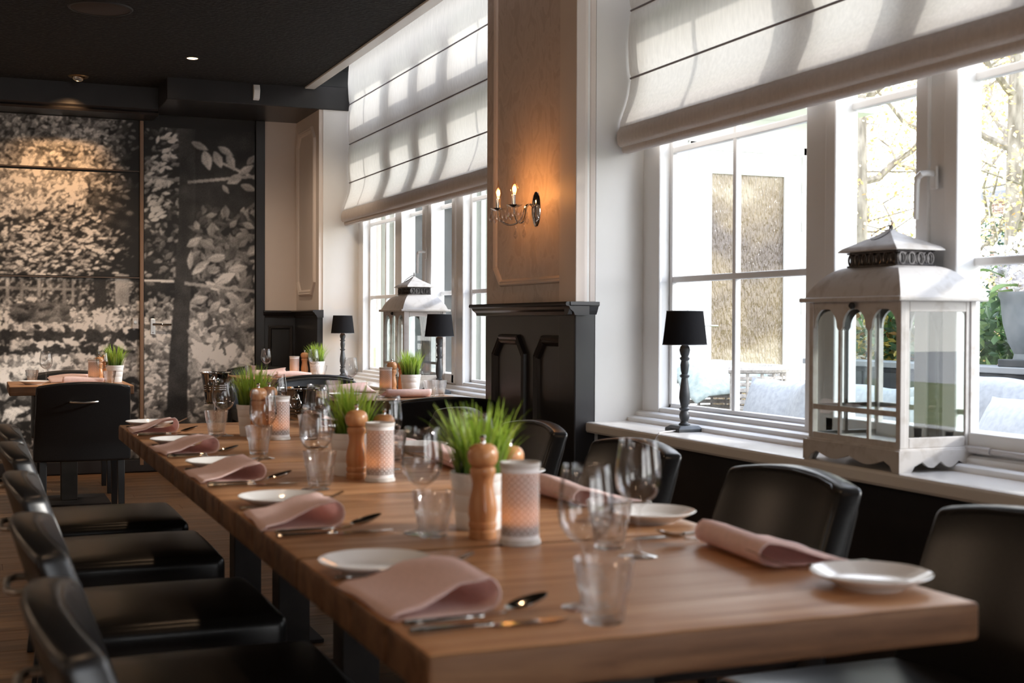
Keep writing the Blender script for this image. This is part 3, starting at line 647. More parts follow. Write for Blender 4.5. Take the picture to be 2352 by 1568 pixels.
# ------------------------------------------------------------------ tables
TT = 0.76
def table_parts(wx, wy, nplank=4, th=.056):
    parts = []; pw = wy/nplank
    for i in range(nplank):
        a = -wy/2+i*pw+(.0008 if i else 0); b_ = -wy/2+(i+1)*pw-(.0008 if i < nplank-1 else 0)
        bm = bmesh.new(); bmesh.ops.create_cube(bm, size=1)
        for v in bm.verts: v.co = Vector((v.co.x*wx, (a+b_)/2+v.co.y*(b_-a), TT-th/2+v.co.z*th))
        ed = [e for e in bm.edges if not (abs(e.verts[0].co.y-e.verts[1].co.y) < 1e-5 and abs(e.verts[0].co.x-e.verts[1].co.x) > .1 and
              ((i > 0 and e.verts[0].co.y < (a+b_)/2) or (i < nplank-1 and e.verts[0].co.y > (a+b_)/2)))]
        bmesh.ops.bevel(bm, geom=ed, offset=.007, segments=3, affect='EDGES', profile=.5)
        for k in range(1, 24):
            bmesh.ops.bisect_plane(bm, geom=bm.verts[:]+bm.edges[:]+bm.faces[:], plane_co=(-wx/2+.01+(wx-.02)*k/24, 0, 0), plane_no=(1, 0, 0))
        for v in bm.verts:                                            # worn, slightly wavy outer edges
            e_ = .0016*math.sin(v.co.x*61+i)+.0014*math.sin(v.co.x*143+i*2)
            if i == 0 and v.co.y < a+.004: v.co.y += e_
            if i == nplank-1 and v.co.y > b_-.004: v.co.y += e_
        for f in bm.faces: f.smooth = True
        for e in bm.edges:
            if len(e.link_faces) == 2 and e.calc_face_angle(0) > R(50): e.smooth = False
        bm.normal_update()
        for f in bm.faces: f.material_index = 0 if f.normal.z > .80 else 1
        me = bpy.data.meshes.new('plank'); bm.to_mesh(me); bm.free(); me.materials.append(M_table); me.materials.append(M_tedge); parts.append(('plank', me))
    parts.append(('mounting_plate', boxm('mp', (-.22, -.22, TT-th-.014), (.22, .22, TT-th), M_column, .003)))
    parts.append(('column', boxm('col', (-.05, -.05, .014), (.05, .05, TT-th-.014), M_column, .004)))
    parts.append(('base_plate', boxm('bp', (-.24, -.24, 0), (.24, .24, .014), M_column, .003)))
    return parts
TB = [1.478, 2.174, 2.946, 3.692, 4.494, 5.222]
TX0, TX1 = .497, 1.336
tn = ('nearest the camera, its front edge filling the lower right', 'second from the camera, carrying the nearest grass pot', 'in the middle of the long row of tables', 'fourth from the camera, with the second cluster behind it', 'at the far end of the long row of tables')
for i in range(5):
    wy = TB[i+1]-TB[i]-.007
    thing('dining_table', 'square oak plank table '+tn[i], 'table', ((TX0+TX1)/2, (TB[i]+TB[i+1])/2, 0), 0, 'oak tables pushed together in one long row', table_parts(TX1-TX0, wy))
thing('dining_table', 'small oak table by the mural wall at far left', 'table', (.535, 8.83, 0), 0, None, table_parts(.73, .76))
thing('dining_table', 'oak table at the far window, behind the long row', 'table', (2.03, 6.93, 0), 0, None, table_parts(.72, .98))
thing('dining_table', 'oak table in the far corner in front of the black wainscot', 'table', (2.05, 9.45, 0), 0, None, table_parts(.68, .74))

# ------------------------------------------------------------------ chairs (sitter faces +x, origin on the floor below the seat)
def chair_parts():
    W = .52
    def dseat(x, y, z):
        q = z+.448
        if z > .03: q += .012*(1-(y/.25)**2)*(1-(x/.25)**2)
        return (x-.015, y, q)
    seat = slab((.445, W-.02, .105), .028, (3, 4, 1), dseat, 'seat', M_leather, 4)
    H = .44
    def dback(x, y, z):
        zz = z+.570; u = y/(W/2); t_ = max(0, (zz-.43))
        k = .26*t_+.16*t_*t_
        xx = x*(1-.25*t_/.4)-.255-k+.036*u*u
        return (xx, y*(1-.05*t_/.4)-x*.42*u*abs(u), zz+(.026*(1-u*u)*max(0, (zz-.55)/.26)))
    back = slab((.068, W, H), .016, (0, 9, 7), dback, 'backrest', M_leather, 4)
    # piping along the front edge of the back
    pts = []
    hw, hh = W/2-.004, H/2-.004
    path = [(-hw, -.12), (-hw, 0), (-hw, hh-.05), (-hw+.012, hh-.014), (-hw+.05, hh), (-hw/2, hh), (0, hh), (hw/2, hh), (hw-.05, hh), (hw-.012, hh-.014), (hw, hh-.05), (hw, 0), (hw, -.12)]
    for side in (1, -1):
        b_ = B().tube([dback(.030*side, y*.985, z*.985) for y, z in path], .0035, 6)
        pts.append(('piping', b_.mesh('piping', M_pipe, True)))
    parts = [('seat', seat), ('backrest', back)]+pts
    for sx, sy in ((.17, .215), (.17, -.215), (-.22, .215), (-.22, -.215)):
        lean = -.05 if sx < 0 else 0
        v = []
        for (z, h_, dx) in ((0, .016, lean), (.405, .021, 0)):
            for (a, c) in ((-1, -1), (1, -1), (1, 1), (-1, 1)): v.append((sx+dx+a*h_, sy+c*h_, z))
        parts.append(('leg', B().add(v, [(3, 2, 1, 0), (4, 5, 6, 7), (0, 1, 5, 4), (1, 2, 6, 5), (2, 3, 7, 6), (3, 0, 4, 7)]).mesh('leg', M_leg, bevel=.003)))
    hz = .700; hx = dback(-.034, 0, hz-.570)[0]
    h = B().tube([(hx+.01, -.075, hz), (hx-.016, -.072, hz), (hx-.028, -.055, hz-.001), (hx-.032, 0, hz-.004), (hx-.028, .055, hz-.001), (hx-.016, .072, hz), (hx+.01, .075, hz)], .0065, 8)
    parts.append(('handle', h.mesh('handle', M_steel, True), 'curved steel pull handle'))
    return parts
CH = chair_parts()
def chair(x, y, rz, label, group=None): thing('dining_chair', label, 'chair', (x, y, 0), rz, group, CH)
o5 = ('nearest the camera', 'second from the camera', 'third from the camera', 'fourth from the camera', 'at the far end')
for i, y in enumerate((1.745, 2.43, 3.155, 3.965, 4.655)):
    chair(.44, y, 0, 'black leather chair on the left of the long table, '+o5[i], 'black chairs along the left of the long table')
for i, y in enumerate((1.87, 2.66, 3.47, 4.24, 5.0)):
    chair(1.475, y, PI, 'black leather chair on the window side of the long table, '+o5[i], 'black chairs along the right of the long table')
chair(.555, 8.17, PI/2, 'black leather chair with its back and steel handle turned to us, at far left')
chair(.60, 9.33, -PI/2, 'black leather chair against the mural wall, behind the far left table')
chair(2.02, 6.12, PI/2, 'black leather chair with its back to us, between pillar and long table')
chair(1.95, 7.66, -PI/2, 'black leather chair facing us behind the far window table')
chair(2.06, 8.82, PI/2, 'black leather chair with its back to us before the corner table')
chair(2.05, 9.93, -PI/2, 'black leather chair facing us in the far corner against the wall')

# ------------------------------------------------------------------ tableware prototypes
def stretch(prof, k): return prof
wg = [(0, .0015), (.0335, .0005), (.0345, .0015), (.030, .003), (.012, .006), (.0055, .012), (.004, .025), (.0036, .060), (.0042, .083), (.008, .089), (.018, .0945), (.029, .104), (.0365, .117), (.0395, .131), (.0395, .143), (.0380, .160), (.0350, .182), (.0325, .2005), (.0320, .2010), (.0315, .2004),
      (.0338, .182), (.0368, .160), (.0384, .143), (.0384, .131), (.0354, .118), (.028, .106), (.017, .097), (.006, .0925), (0, .0918)]
WG = [('bowl', B().lathe(wg, 40).mesh('wine_glass', M_wglass, True, fix=True, angle=80))]
def tumbler_mesh():
    n = 54; fc = 9; prof = [(.0, 0, 0), (.024, .0, .2), (.0268, .002, .6), (.0275, .006, 1), (.0320, .040, 1), (.0345, .047, .9), (.0362, .0505, .2), (.0362, .053, 0), (.0410, .0835, 0), (.0412, .0850, 0), (.0402, .0858, 0), (.0388, .0840, 0), (.0338, .053, 0), (.0290, .040, 0), (.0248, .013, 0), (.020, .010, 0), (0, .0095, 0)]
    vs = []; fs = []
    for (r, z, f) in prof:
        for j in range(n):
            t = 2*PI*j/n; a = (t % (2*PI/fc))-PI/fc; q = math.cos(PI/fc)/math.cos(a)
            rr = r*(1-f+f*q*1.02); vs.append((rr*math.cos(t), rr*math.sin(t), z))
    for i in range(len(prof)-1):
        for j in range(n): fs.append((i*n+j, i*n+(j+1) % n, (i+1)*n+(j+1) % n, (i+1)*n+j))
    return B().add(vs, fs).mesh('tumbler', M_tumbler, True, angle=50)
TU = [('glass_body', tumbler_mesh())]
plate_p = [(0, .0), (.050, .0), (.054, .004), (.060, .007), (.078, .0155), (.0905, .0215), (.0915, .0230), (.0900, .0240), (.078, .0185), (.062, .0105), (.056, .0085), (0, .0075)]
PLATE = B().lathe(plate_p, 56).mesh('plate', M_china, True)
# napkin: folded cloth with a loose rolled fold at the +x end, extruded along y
def napkin_mesh(seed):
    rg = random.Random(seed); n = 16; L2 = .125
    def prof(t):                                                     # t -1..1 along y
        k = 1-.10*t+.05*math.sin(t*3+seed); h = .044*k*(1+.10*math.sin(seed*2+t*2))
        p = [(-.078, .0015), (-.03, .0016), (.02, .0016), (.052, .002), (.068, .006)]
        for a in range(1, 8):
            u = -PI/2+PI*a/8*1.0; p.append((.060+.024*math.cos(u)*1.0, .004+h/2+h/2*math.sin(u)))
        p += [(.050, h*.985), (.028, h*.86), (.0, h*.62), (-.035, h*.34), (-.070, h*.14+.004), (-.083, .0055+.003*math.sin(t*4+seed))]
        return p
    vs = []; fs = []; ys = [-L2+2*L2*j/n for j in range(n+1)]
    k = len(prof(0))
    for y in ys:
        t = y/L2
        for (x, z) in prof(t): vs.append((x+.018*t*max(0, (x+.02))*2, y+(.03*(z/.044) if x < .04 else .01*(z/.044)), z))
    for j in range(n):
        for i in range(k-1): fs.append((j*k+i, (j+1)*k+i, (j+1)*k+i+1, j*k+i+1))
    me = mesh_from('napkin', vs, fs, M_napkin, True)
    bm = bmesh.new(); bm.from_mesh(me); bmesh.ops.solidify(bm, geom=bm.faces[:], thickness=.0026)
    for f in bm.faces: f.smooth = True
    zmin = min(v.co.z for v in bm.verts)
    for v in bm.verts: v.co.z -= zmin-.0002
    bm.to_mesh(me); bm.free(); return me
NAP = [napkin_mesh(q) for q in (1, 2, 3, 4, 5)]
def ribbon(path, name, material, th=.002):
    """flat metal strip: path of (x, halfwidth, z, y_center)"""
    vs = []; fs = []; k = len(path)
    for (x, hw, z, y) in path: vs += [(x, y-hw, z+th), (x, y+hw, z+th), (x, y+hw*.7, z), (x, y-hw*.7, z)]
    for i in range(k-1):
        a, b_ = 4*i, 4*i+4
        for j in range(4): fs.append((a+j, a+(j+1) % 4, b_+(j+1) % 4, b_+j))
    fs += [(3, 2, 1, 0), (4*k-4, 4*k-3, 4*k-2, 4*k-1)]
    return B().add(vs, fs).mesh(name, material, True, angle=60)
hand = [(-.105, .004, .003, 0), (-.102, .0068, .003, 0), (-.088, .0078, .003, 0), (-.084, .0070, .003, 0), (-.078, .0070, .003, 0), (-.02, .0055, .003, 0), (.0, .0045, .003, 0), (.006, .0062, .003, 0), (.010, .0045, .0028, 0)]
handle_m = B().tube([(x, 0, .0062) for x, *_ in hand], [h*.92 for _, h, *_ in hand], 10).mesh('handle', M_cutlery, True)
for v in handle_m.vertices: v.co.z = .0062+(v.co.z-.0062)*.62
KNIFE = [('handle', handle_m), ('blade', ribbon([(.008, .004, .003, 0), (.02, .0085, .003, .001), (.07, .0095, .003, .001), (.10, .0080, .003, .002), (.118, .004, .003, .005), (.122, .001, .003, .006)], 'blade', M_cutlery, .0016))]
SPOON = [('handle', handle_m), ('neck', ribbon([(.008, .004, .004, 0), (.03, .0028, .004, 0), (.045, .0030, .006, 0)], 'neck', M_cutlery, .003))]
def bowl_mesh():
    vs = []; fs = []; nu, nv = 10, 14
    for s_ in (0, 1):
        for i in range(nu+1):
            u = i/nu
            for j in range(nv):
                t = 2*PI*j/nv; ex = math.cos(t); ey = math.sin(t)
                r = u; x = .072+.032*ex*r+.003*r; y = .0205*ey*r*(1-.12*ex)
                z = .010+.0085*(r*r)-.0015+(.26*(x-.045))*1.0-s_*.0013
                vs.append((x, y, z-.004))
    for s_ in (0, 1):
        o = s_*(nu+1)*nv
        for i in range(nu):
            for j in range(nv): fs.append((o+i*nv+j, o+i*nv+(j+1) % nv, o+(i+1)*nv+(j+1) % nv, o+(i+1)*nv+j))
    o2 = (nu+1)*nv
    for j in range(nv): fs.append((nu*nv+j, nu*nv+(j+1) % nv, o2+nu*nv+(j+1) % nv, o2+nu*nv+j))
    return B().add(vs, fs).mesh('bowl', M_cutlery, True, angle=70)
SPOON.append(('bowl', bowl_mesh()))
fk = B()
FORK = [('handle', handle_m), ('neck', ribbon([(.008, .004, .004, 0), (.035, .003, .005, 0), (.048, .0050, .007, 0), (.058, .0105, .010, 0), (.070, .0118, .014, 0), (.078, .0118, .0172, 0)], 'neck', M_cutlery, .0018))]
for q in range(4):
    y = -.0094+q*.00627
    FORK.append(('tine', ribbon([(.077, .0021, .0168, y), (.092, .0018, .0235, y), (.108, .0015, .031, y), (.116, .0008, .0345, y)], 'tine', M_cutlery, .0016)))
mill_b = [(0, 0), (.0250, 0), (.0258, .002), (.0258, .014), (.0245, .016), (.0245, .019), (.0262, .021), (.0262, .029), (.0245, .0315), (.0248, .035), (.0268, .045), (.0268, .056), (.0248, .072), (.0208, .089), (.0196, .100), (.0205, .110), (.0222, .116), (.0240, .119), (.0244, .126), (.0232, .131), (.020, .133), (0, .133)]
mill_h = [(0, .1335), (.0195, .1335), (.0225, .1350), (.0270, .142), (.0292, .151), (.0285, .160), (.0245, .169), (.017, .1745), (.008, .1760), (0, .1762)]
mill_k = [(0, .176), (.005, .176), (.005, .179), (.0038, .181), (.0055, .185), (.0062, .188), (.004, .191), (0, .192)]
MILL = [('body', B().lathe(mill_b, 28).mesh('body', M_mill, True, angle=28)), ('head', B().lathe(mill_h, 28).mesh('head', M_mill, True)), ('knob', B().lathe(mill_k, 14).mesh('knob', M_chrome, True))]
def lace_mesh():
    n = 48; vs = []; fs = []; uv = []; zs = (.006, .142); r = .0352
    for i, z in enumerate(zs):
        for j in range(n+1): t = 2*PI*j/n; vs.append((r*math.cos(t), r*math.sin(t), z)); uv.append((j/n, i))
    for j in range(n): fs.append((j, j+1, n+1+j+1, n+1+j))
    return mesh_from('lace_sleeve', vs, fs, M_lace, True, uv)
CUP = [('lace_sleeve', lace_mesh()),
       ('rim', B().lathe([(.0345, .138), (.0365, .139), (.0372, .143), (.0370, .148), (.0345, .148), (.0342, .143)], 36).mesh('rim', M_lantern, True)),
       ('foot_rim', B().lathe([(.0, .0), (.0370, .0), (.0385, .002), (.0372, .009), (.0350, .011), (.034, .004), (0, .003)], 36).mesh('rim', M_lantern, True)),
       ('liner', B().lathe([(.0, .0035), (.0335, .0038), (.0335, .134), (.0325, .134), (.0325, .0055), (0, .005)], 30).mesh('liner', M_liner, True)),
       ('tealight', B().lathe([(0, .0056), (.024, .0056), (.0245, .038), (.0225, .0385), (.022, .034), (0, .0335)], 20).mesh('tealight', M_china, True)),
       ('flame', B().lathe([(0, .034), (.0035, .037), (.0055, .044), (.0048, .052), (.0022, .062), (0, .071)], 12).mesh('flame', M_flame, True))]
pot_p = [(0, 0), (.0435, 0), (.0450, .003), (.0478, .034), (.0473, .0355), (.0486, .037), (.0513, .066), (.0508, .0675), (.0522, .069), (.0545, .092), (.0540, .0935), (.0560, .095), (.0580, .1085), (.0575, .1105), (.0555, .1100), (.0535, .098), (.0530, .096), (0, .096)]
def grass_mesh(seed, n=230):
    rg = random.Random(seed); vs = []; fs = []; cols = []
    for i in range(n):
        a = rg.uniform(0, 2*PI); r0 = .046*math.sqrt(rg.random()); L_ = rg.uniform(.095, .165); lean = .15+rg.random()**1.4*.95*(.35+.65*r0/.046); d = a+rg.gauss(0, .5)
        w_ = rg.uniform(.0018, .0034); p = Vector((r0*math.cos(a), r0*math.sin(a), .094)); el = R(90)-lean*.35; k = 6
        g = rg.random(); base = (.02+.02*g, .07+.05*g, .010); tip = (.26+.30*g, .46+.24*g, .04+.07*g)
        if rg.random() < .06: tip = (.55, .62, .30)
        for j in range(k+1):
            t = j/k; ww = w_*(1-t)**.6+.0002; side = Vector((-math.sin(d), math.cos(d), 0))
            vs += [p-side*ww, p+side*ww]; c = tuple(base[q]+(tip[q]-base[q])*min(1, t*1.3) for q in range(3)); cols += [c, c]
            e2 = el-lean*.75*t*t*1.5
            p = p+Vector((math.cos(d)*math.cos(e2), math.sin(d)*math.cos(e2), math.sin(e2)))*(L_/k)
        o = len(vs)-2*(k+1)
        for j in range(k): fs.append((o+2*j, o+2*j+1, o+2*j+3, o+2*j+2))
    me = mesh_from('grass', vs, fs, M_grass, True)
    at = me.color_attributes.new('tint', 'FLOAT_COLOR', 'POINT')
    at.data.foreach_set('color', np.array([[*c, 1] for c in cols], dtype=np.float32).ravel()); return me
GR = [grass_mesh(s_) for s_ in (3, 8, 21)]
POT = B().lathe(pot_p, 40).mesh('pot', M_pot, True, angle=40); SOIL = B().lathe([(0, .0962), (.052, .0962), (.050, .0985), (0, .0995)], 24).mesh('soil', M_soil)

def glass(x, y, label, group=None, s=1.0): return thing('wine_glass', label, 'glass', (x, y, TT), 0, group, WG, scale=s)
def tumbler(x, y, label, rz=0, group=None): return thing('water_tumbler', label, 'glass', (x, y, TT), rz, group, TU)
def plate(x, y, label, group=None): return obj('side_plate', PLATE, None, (x, y, TT), 0, label, 'plate', group)
def napkin(x, y, rz, k, label, group=None): return obj('napkin', NAP[k % 5], None, (x, y, TT), rz, label, 'napkin', group)
def cutlery(kind, x, y, rz, label, group, z=TT): return thing(kind, label, kind.split('_')[-1], (x, y, z), rz, group, {'table_knife': KNIFE, 'dessert_spoon': SPOON, 'dinner_fork': FORK}[kind])
def mill(x, y, label, k=1.0, group=None): return thing('pepper_mill', label, 'pepper mill', (x, y, TT), 0, group, MILL, scale=(1, 1, k))
def candle(x, y, label, rz=0, group=None, power=.5):
    o = thing('candle_holder', label, 'candle holder', (x, y, TT), rz, group, CUP)
    lamp('POINT', (x, y, TT+.056), power*2.2, (1.0, .50, .18), .005); return o
def pot(x, y, k, rz, label, group=None, s=1.0):
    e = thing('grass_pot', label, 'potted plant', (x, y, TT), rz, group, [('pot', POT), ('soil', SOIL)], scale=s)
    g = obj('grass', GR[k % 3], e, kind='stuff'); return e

# ------------------------------------------------------------------ long table: left side settings
LC = [1.80, 2.60, 3.385, 4.105, 4.885]
LP = [(.585, 2.005), (.607, 2.815), (.607, 3.59), (.598, 4.305), (.602, 5.095)]
LT = [(.772, 1.563), (.785, 2.308), (.770, 3.125), (.784, 3.94), (.776, 4.66)]
LG = [(.789, 1.655), (.778, 2.355), (.745, 3.06), (.768, 3.80), (.792, 4.60)]
q5 = ('nearest the camera', 'second from the camera', 'third from the camera', 'fourth from the camera', 'at the far end')
tl_ = 'left of the long table'
for i in range(5):
    c = LC[i]
    napkin(.585, c-.01, R((2, -3, 1, 4, -2)[i]), i, f'pink folded napkin on the {tl_}, {q5[i]}', 'pink napkins along the left of the long table')
    plate(*LP[i], f'white side plate behind a napkin, {tl_}, {q5[i]}', 'side plates along the left of the long table')
    tumbler(*LT[i], f'faceted water tumbler, {tl_}, {q5[i]}', .1*i, 'tumblers along the left of the long table')
    glass(*LG[i], f'wine glass behind a tumbler, {tl_}, {q5[i]}', 'wine glasses along the left of the long table')
    cutlery('dessert_spoon', .618, c-.165, R(4), f'silver spoon beside a knife, {tl_}, {q5[i]}', 'spoons along the left of the long table')
    cutlery('table_knife', .612, c-.215, R(1), f'silver knife beside a spoon, {tl_}, {q5[i]}', 'knives along the left of the long table')
    cutlery('dinner_fork', .612, c+.150, R(-5), f'silver fork beyond a napkin, {tl_}, {q5[i]}', 'forks along the left of the long table')
# right side settings
RC = [1.93, 2.69, 3.45, 4.20, 4.97]
RP = [(1.258, 1.63), (1.255, 2.33), (1.262, 3.10), (1.272, 3.88), (1.262, 4.62)]
RT = [(1.038, 2.08), (1.06, 2.80), (1.115, 3.64), (1.04, 4.36), (1.05, 5.06)]
RG = [(1.045, 1.985), (1.022, 2.71), (1.026, 3.40), (.998, 4.08), (1.045, 4.92)]
tr_ = 'window side of the table'
for i in range(5):
    c = RC[i]
    napkin(1.268, c, PI+R((-4, 3, -2, 2, 0)[i]), i+2, f'pink rolled napkin, {tr_}, {q5[i]}', 'pink napkins along the right of the long table')
    plate(*RP[i], f'white side plate, {tr_}, {q5[i]}', 'side plates along the right of the long table')
    tumbler(*RT[i], f'faceted water tumbler, {tr_}, {q5[i]}', .13*i+.05, 'tumblers along the right of the long table')
    glass(*RG[i], f'stemmed wine glass, {tr_}, {q5[i]}', 'wine glasses along the right of the long table')
    cutlery('dessert_spoon', 1.235, c+.155, PI+R(5), f'silver spoon beside a knife, {tr_}, {q5[i]}', 'spoons along the right of the long table')
    cutlery('table_knife', 1.228, c+.205, PI+R(2), f'silver knife beside a spoon, {tr_}, {q5[i]}', 'knives along the right of the long table')
    cutlery('dinner_fork', 1.262, c-.145, PI-R(6), f'silver fork beside a napkin, {tr_}, {q5[i]}', 'forks along the right of the long table')
# clusters in the middle of the long table
pot(.902, 2.375, 0, 0, 'tall green grass in a white pot, nearest the camera on the long table')
mill(.866, 2.262, 'wooden pepper mill standing left of the nearest candle holder')
mill(.965, 2.375, 'shorter wooden mill behind the nearest candle holder', .90)
candle(.907, 2.18, 'white lace metal candle holder with a lit tealight, nearest the camera', .4, None, .55)
pot(.905, 3.33, 1, .7, 'green grass in a white pot in the middle of the long table')
mill(.893, 3.235, 'wooden pepper mill at the middle of the long table, left of a candle holder')
mill(.985, 3.30, 'shorter wooden mill behind the middle candle holder of the long table', .90)
candle(.935, 3.165, 'lace metal candle holder with a lit tealight in the middle of the long table', .9, None, .5)
pot(.890, 4.58, 2, 1.5, 'green grass in a white pot at the far part of the long table')
mill(.878, 4.425, 'wooden mill seen through a wine glass at the far part of the long table')
mill(.930, 4.50, 'wooden mill behind the far candle holder of the long table')
candle(.944, 4.40, 'lace metal candle holder with a lit tealight at far end of the long table', .2, None, .5)
# far left table
pot(.828, 8.93, 1, 2.4, 'green grass in a white pot on the far left table')
mill(.79, 9.12, 'wooden pepper mill behind a wine glass on the far left table')
mill(.745, 9.11, 'wooden mill just left of another mill on the far left table', .92)
candle(.70, 9.0, 'lace candle holder with a lit tealight on the far left table', .3, None, .35)
glass(.402, 8.92, 'wine glass at the left end of the far left table'); glass(.742, 8.84, 'wine glass in front of the mills on the far left table')
tumbler(.315, 8.88, 'water tumbler at the left end of the far left table'); tumbler(.765, 8.60, 'water tumbler in front of the grass pot on the far left table')
plate(.32, 8.72, 'white side plate at the left end of the far left table')
napkin(.56, 9.02, PI/2, 0, 'patterned pink napkin at the back of the far left table'); napkin(.60, 8.68, -PI/2, 3, 'patterned pink napkin at the front of the far left table')
# far window table
pot(2.222, 6.93, 2, .3, 'green grass in a white pot on the far window table'); mill(2.16, 7.08, 'wooden mill right behind the candle holder on the far window table'); mill(2.225, 7.09, 'wooden mill left of the grass pot on the far window table')
candle(2.105, 7.02, 'lace candle holder with a lit tealight on the far window table', 1.0, None, .4)
glass(1.925, 7.10, 'wine glass at the left of the far window table', None, 1.0); glass(2.265, 7.06, 'wine glass in front of the grass on the far window table')
tumbler(1.765, 6.86, 'water tumbler at the left of the far window table'); tumbler(2.262, 6.70, 'water tumbler at the right of the far window table'); tumbler(2.32, 6.72, 'water tumbler furthest right on the far window table')
plate(1.79, 6.72, 'white side plate at the left of the far window table')
napkin(1.97, 7.25, PI/2, 1, 'pink napkin at the back of the far window table'); napkin(2.10, 6.68, -PI/2, 2, 'patterned pink napkin at the front of the far window table')
cutlery('dessert_spoon', 2.20, 6.58, R(100), 'silver spoon at the right front of the far window table', None)
# corner table
pot(2.30, 9.42, 0, 1.1, 'green grass in a white pot on the corner table'); mill(2.215, 9.45, 'wooden pepper mill on the corner table')
candle(2.142, 9.46, 'lace candle holder with a lit tealight on the corner table', 0, None, .35)
glass(1.965, 9.60, 'wine glass before the black wainscot on the corner table'); glass(2.25, 9.32, 'wine glass in front of the grass on the corner table')
tumbler(1.80, 9.35, 'water tumbler at the left of the corner table'); tumbler(2.29, 9.24, 'water tumbler at the right of the corner table')
napkin(2.02, 9.66, PI/2, 4, 'pink napkin at the back of the corner table'); napkin(2.06, 9.22, -PI/2, 0, 'patterned pink napkin at the front of the corner table')

# ------------------------------------------------------------------ wine coolers on stands
def cooler(x, y, z, h, r, label):
    e = thing('wine_cooler', label, 'wine cooler', (x, y, 0))
    k = h/.20
    pr = [(0, 0), (r*.66, 0), (r*.68, .004*k), (r*.74, .060*k)]
    for q in (.086, .100, .114): pr += [(r*(.72+q*.9), q*k-.003*k), (r*(.745+q*.9), q*k), (r*(.72+q*.9), q*k+.003*k)]
    pr += [(r*.86, .15*k), (r*.93, .188*k), (r*1.00, .194*k), (r*1.05, .197*k), (r*1.05, .20*k), (r*.97, .20*k), (r*.91, .188*k), (r*.64, .012*k), (0, .010*k)]
    obj('bucket', B().lathe(pr, 40, 0, 0, z).mesh('bucket', M_chrome, True), e)
    for s_ in (-1, 1):
        a = R(250) if s_ < 0 else R(70)
        cx, cy = math.cos(a)*r*.95, math.sin(a)*r*.95
        kb = obj('knob', B().lathe([(0, -.02), (.010, -.018), (.019, -.008), (.021, 0), (.019, .008), (.010, .016), (0, .018)], 16, cx*1.12, cy*1.12, z+.155*k).mesh('knob', M_chrome, True), e)
        pts = [(cx*1.16-math.sin(a)*.026*math.sin(t), cy*1.16+math.cos(a)*.026*math.sin(t), z+.135*k-.026*math.cos(t)) for t in [2*PI*i/16 for i in range(17)]]
        obj('ring', B().tube(pts, .003, 6).mesh('ring', M_chrome, True), kb)
    obj('stand_post', B().tube([(0, 0, .012), (0, 0, z)], .012, 12).mesh('post', M_chrome, True), e)
    obj('stand_plate', B().lathe([(0, z-.008), (r*.74, z-.008), (r*.75, z-.002), (r*.74, z-.0005), (0, z-.0005)], 28).mesh('plate', M_chrome, True), e)
    obj('stand_base', B().lathe([(0, 0), (.14, 0), (.14, .006), (.03, .014), (.012, .02), (0, .02)], 28).mesh('base', M_chrome, True), e)
cooler(1.475, 8.90, .615, .205, .098, 'tall silver wine cooler left of the corner table, behind a wine glass')
cooler(1.435, 6.25, .620, .222, .098, 'silver wine cooler with ring handle behind the far end of the long table')

# ------------------------------------------------------------------ sill lamps
def sill_lamp(x, y, label, lit):
    e = thing('table_lamp', label, 'lamp', (x, y, ZS))
    b_ = .056
    obj('base', B().add([(-b_, -b_, 0), (b_, -b_, 0), (b_, b_, 0), (-b_, b_, 0), (-b_, -b_, .012), (b_, -b_, .012), (b_, b_, .012), (-b_, b_, .012), (-.040, -.040, .024), (.040, -.040, .024), (.040, .040, .024), (-.040, .040, .024)],
        [(3, 2, 1, 0), (0, 1, 5, 4), (1, 2, 6, 5), (2, 3, 7, 6), (3, 0, 4, 7), (4, 5, 9, 8), (5, 6, 10, 9), (6, 7, 11, 10), (7, 4, 8, 11), (8, 9, 10, 11)]).mesh('base', M_lampb, bevel=.002), e)
    pr = [(0, .024), (.022, .024), (.023, .028), (.016, .034), (.014, .040), (.0185, .050), (.0205, .062), (.0175, .074), (.0135, .080), (.0195, .084), (.0205, .089), (.0135, .094), (.0165, .104), (.0215, .128), (.0205, .150), (.0150, .190), (.0125, .208), (.0185, .213), (.0195, .219), (.0120, .224), (.0150, .236), (.0175, .258), (.0140, .276), (.0190, .281), (.0200, .287), (.0135, .292), (.0180, .302), (.0215, .318), (.0175, .332), (.010, .338), (0, .338)]
    obj('turned_stem', B().lathe(pr, 22).mesh('stem', M_lampb, True, angle=45), e)
    sk = obj('socket', B().lathe([(0, .336), (.011, .336), (.011, .372), (0, .372)], 14).mesh('socket', M_china if lit else M_lampb, True), e)
    sh = obj('lamp_shade', B().lathe([(.0870, .338), (.0715, .470)], 40).mesh('shade', M_shade, True, fix=True), e)
    me = sh.data
    bm = bmesh.new(); bm.from_mesh(me); bmesh.ops.delete(bm, geom=[f for f in bm.faces if len(f.verts) > 4], context='FACES'); bm.to_mesh(me); bm.free()
    li = B().lathe([(.0855, .340), (.0700, .468)], 40).mesh('lining', M_shadein, True)
    bm = bmesh.new(); bm.from_mesh(li); bmesh.ops.delete(bm, geom=[f for f in bm.faces if len(f.verts) > 4], context='FACES'); bm.to_mesh(li); bm.free()
    obj('lining', li, sh)
    for (r, z) in ((.0866, .339), (.0712, .4695)): obj('shade_rim', B().tube([(r*math.cos(2*PI*i/40), r*math.sin(2*PI*i/40), z) for i in range(41)], .0018, 6).mesh('rim', M_lampb, True), sh)
    obj('bulb', B().lathe([(0, .372), (.008, .374), (.017, .390), (.018, .402), (.012, .416), (0, .422)], 14).mesh('bulb', emit_mat('warm_bulb', (1, .6, .25), 12) if lit else M_china, True), e)
    if lit: lamp('POINT', (x, y, ZS+.40), 1.6, (1.0, .58, .24), .018)
sill_lamp(2.555, 4.47, 'charcoal table lamp standing on the near window sill', False)
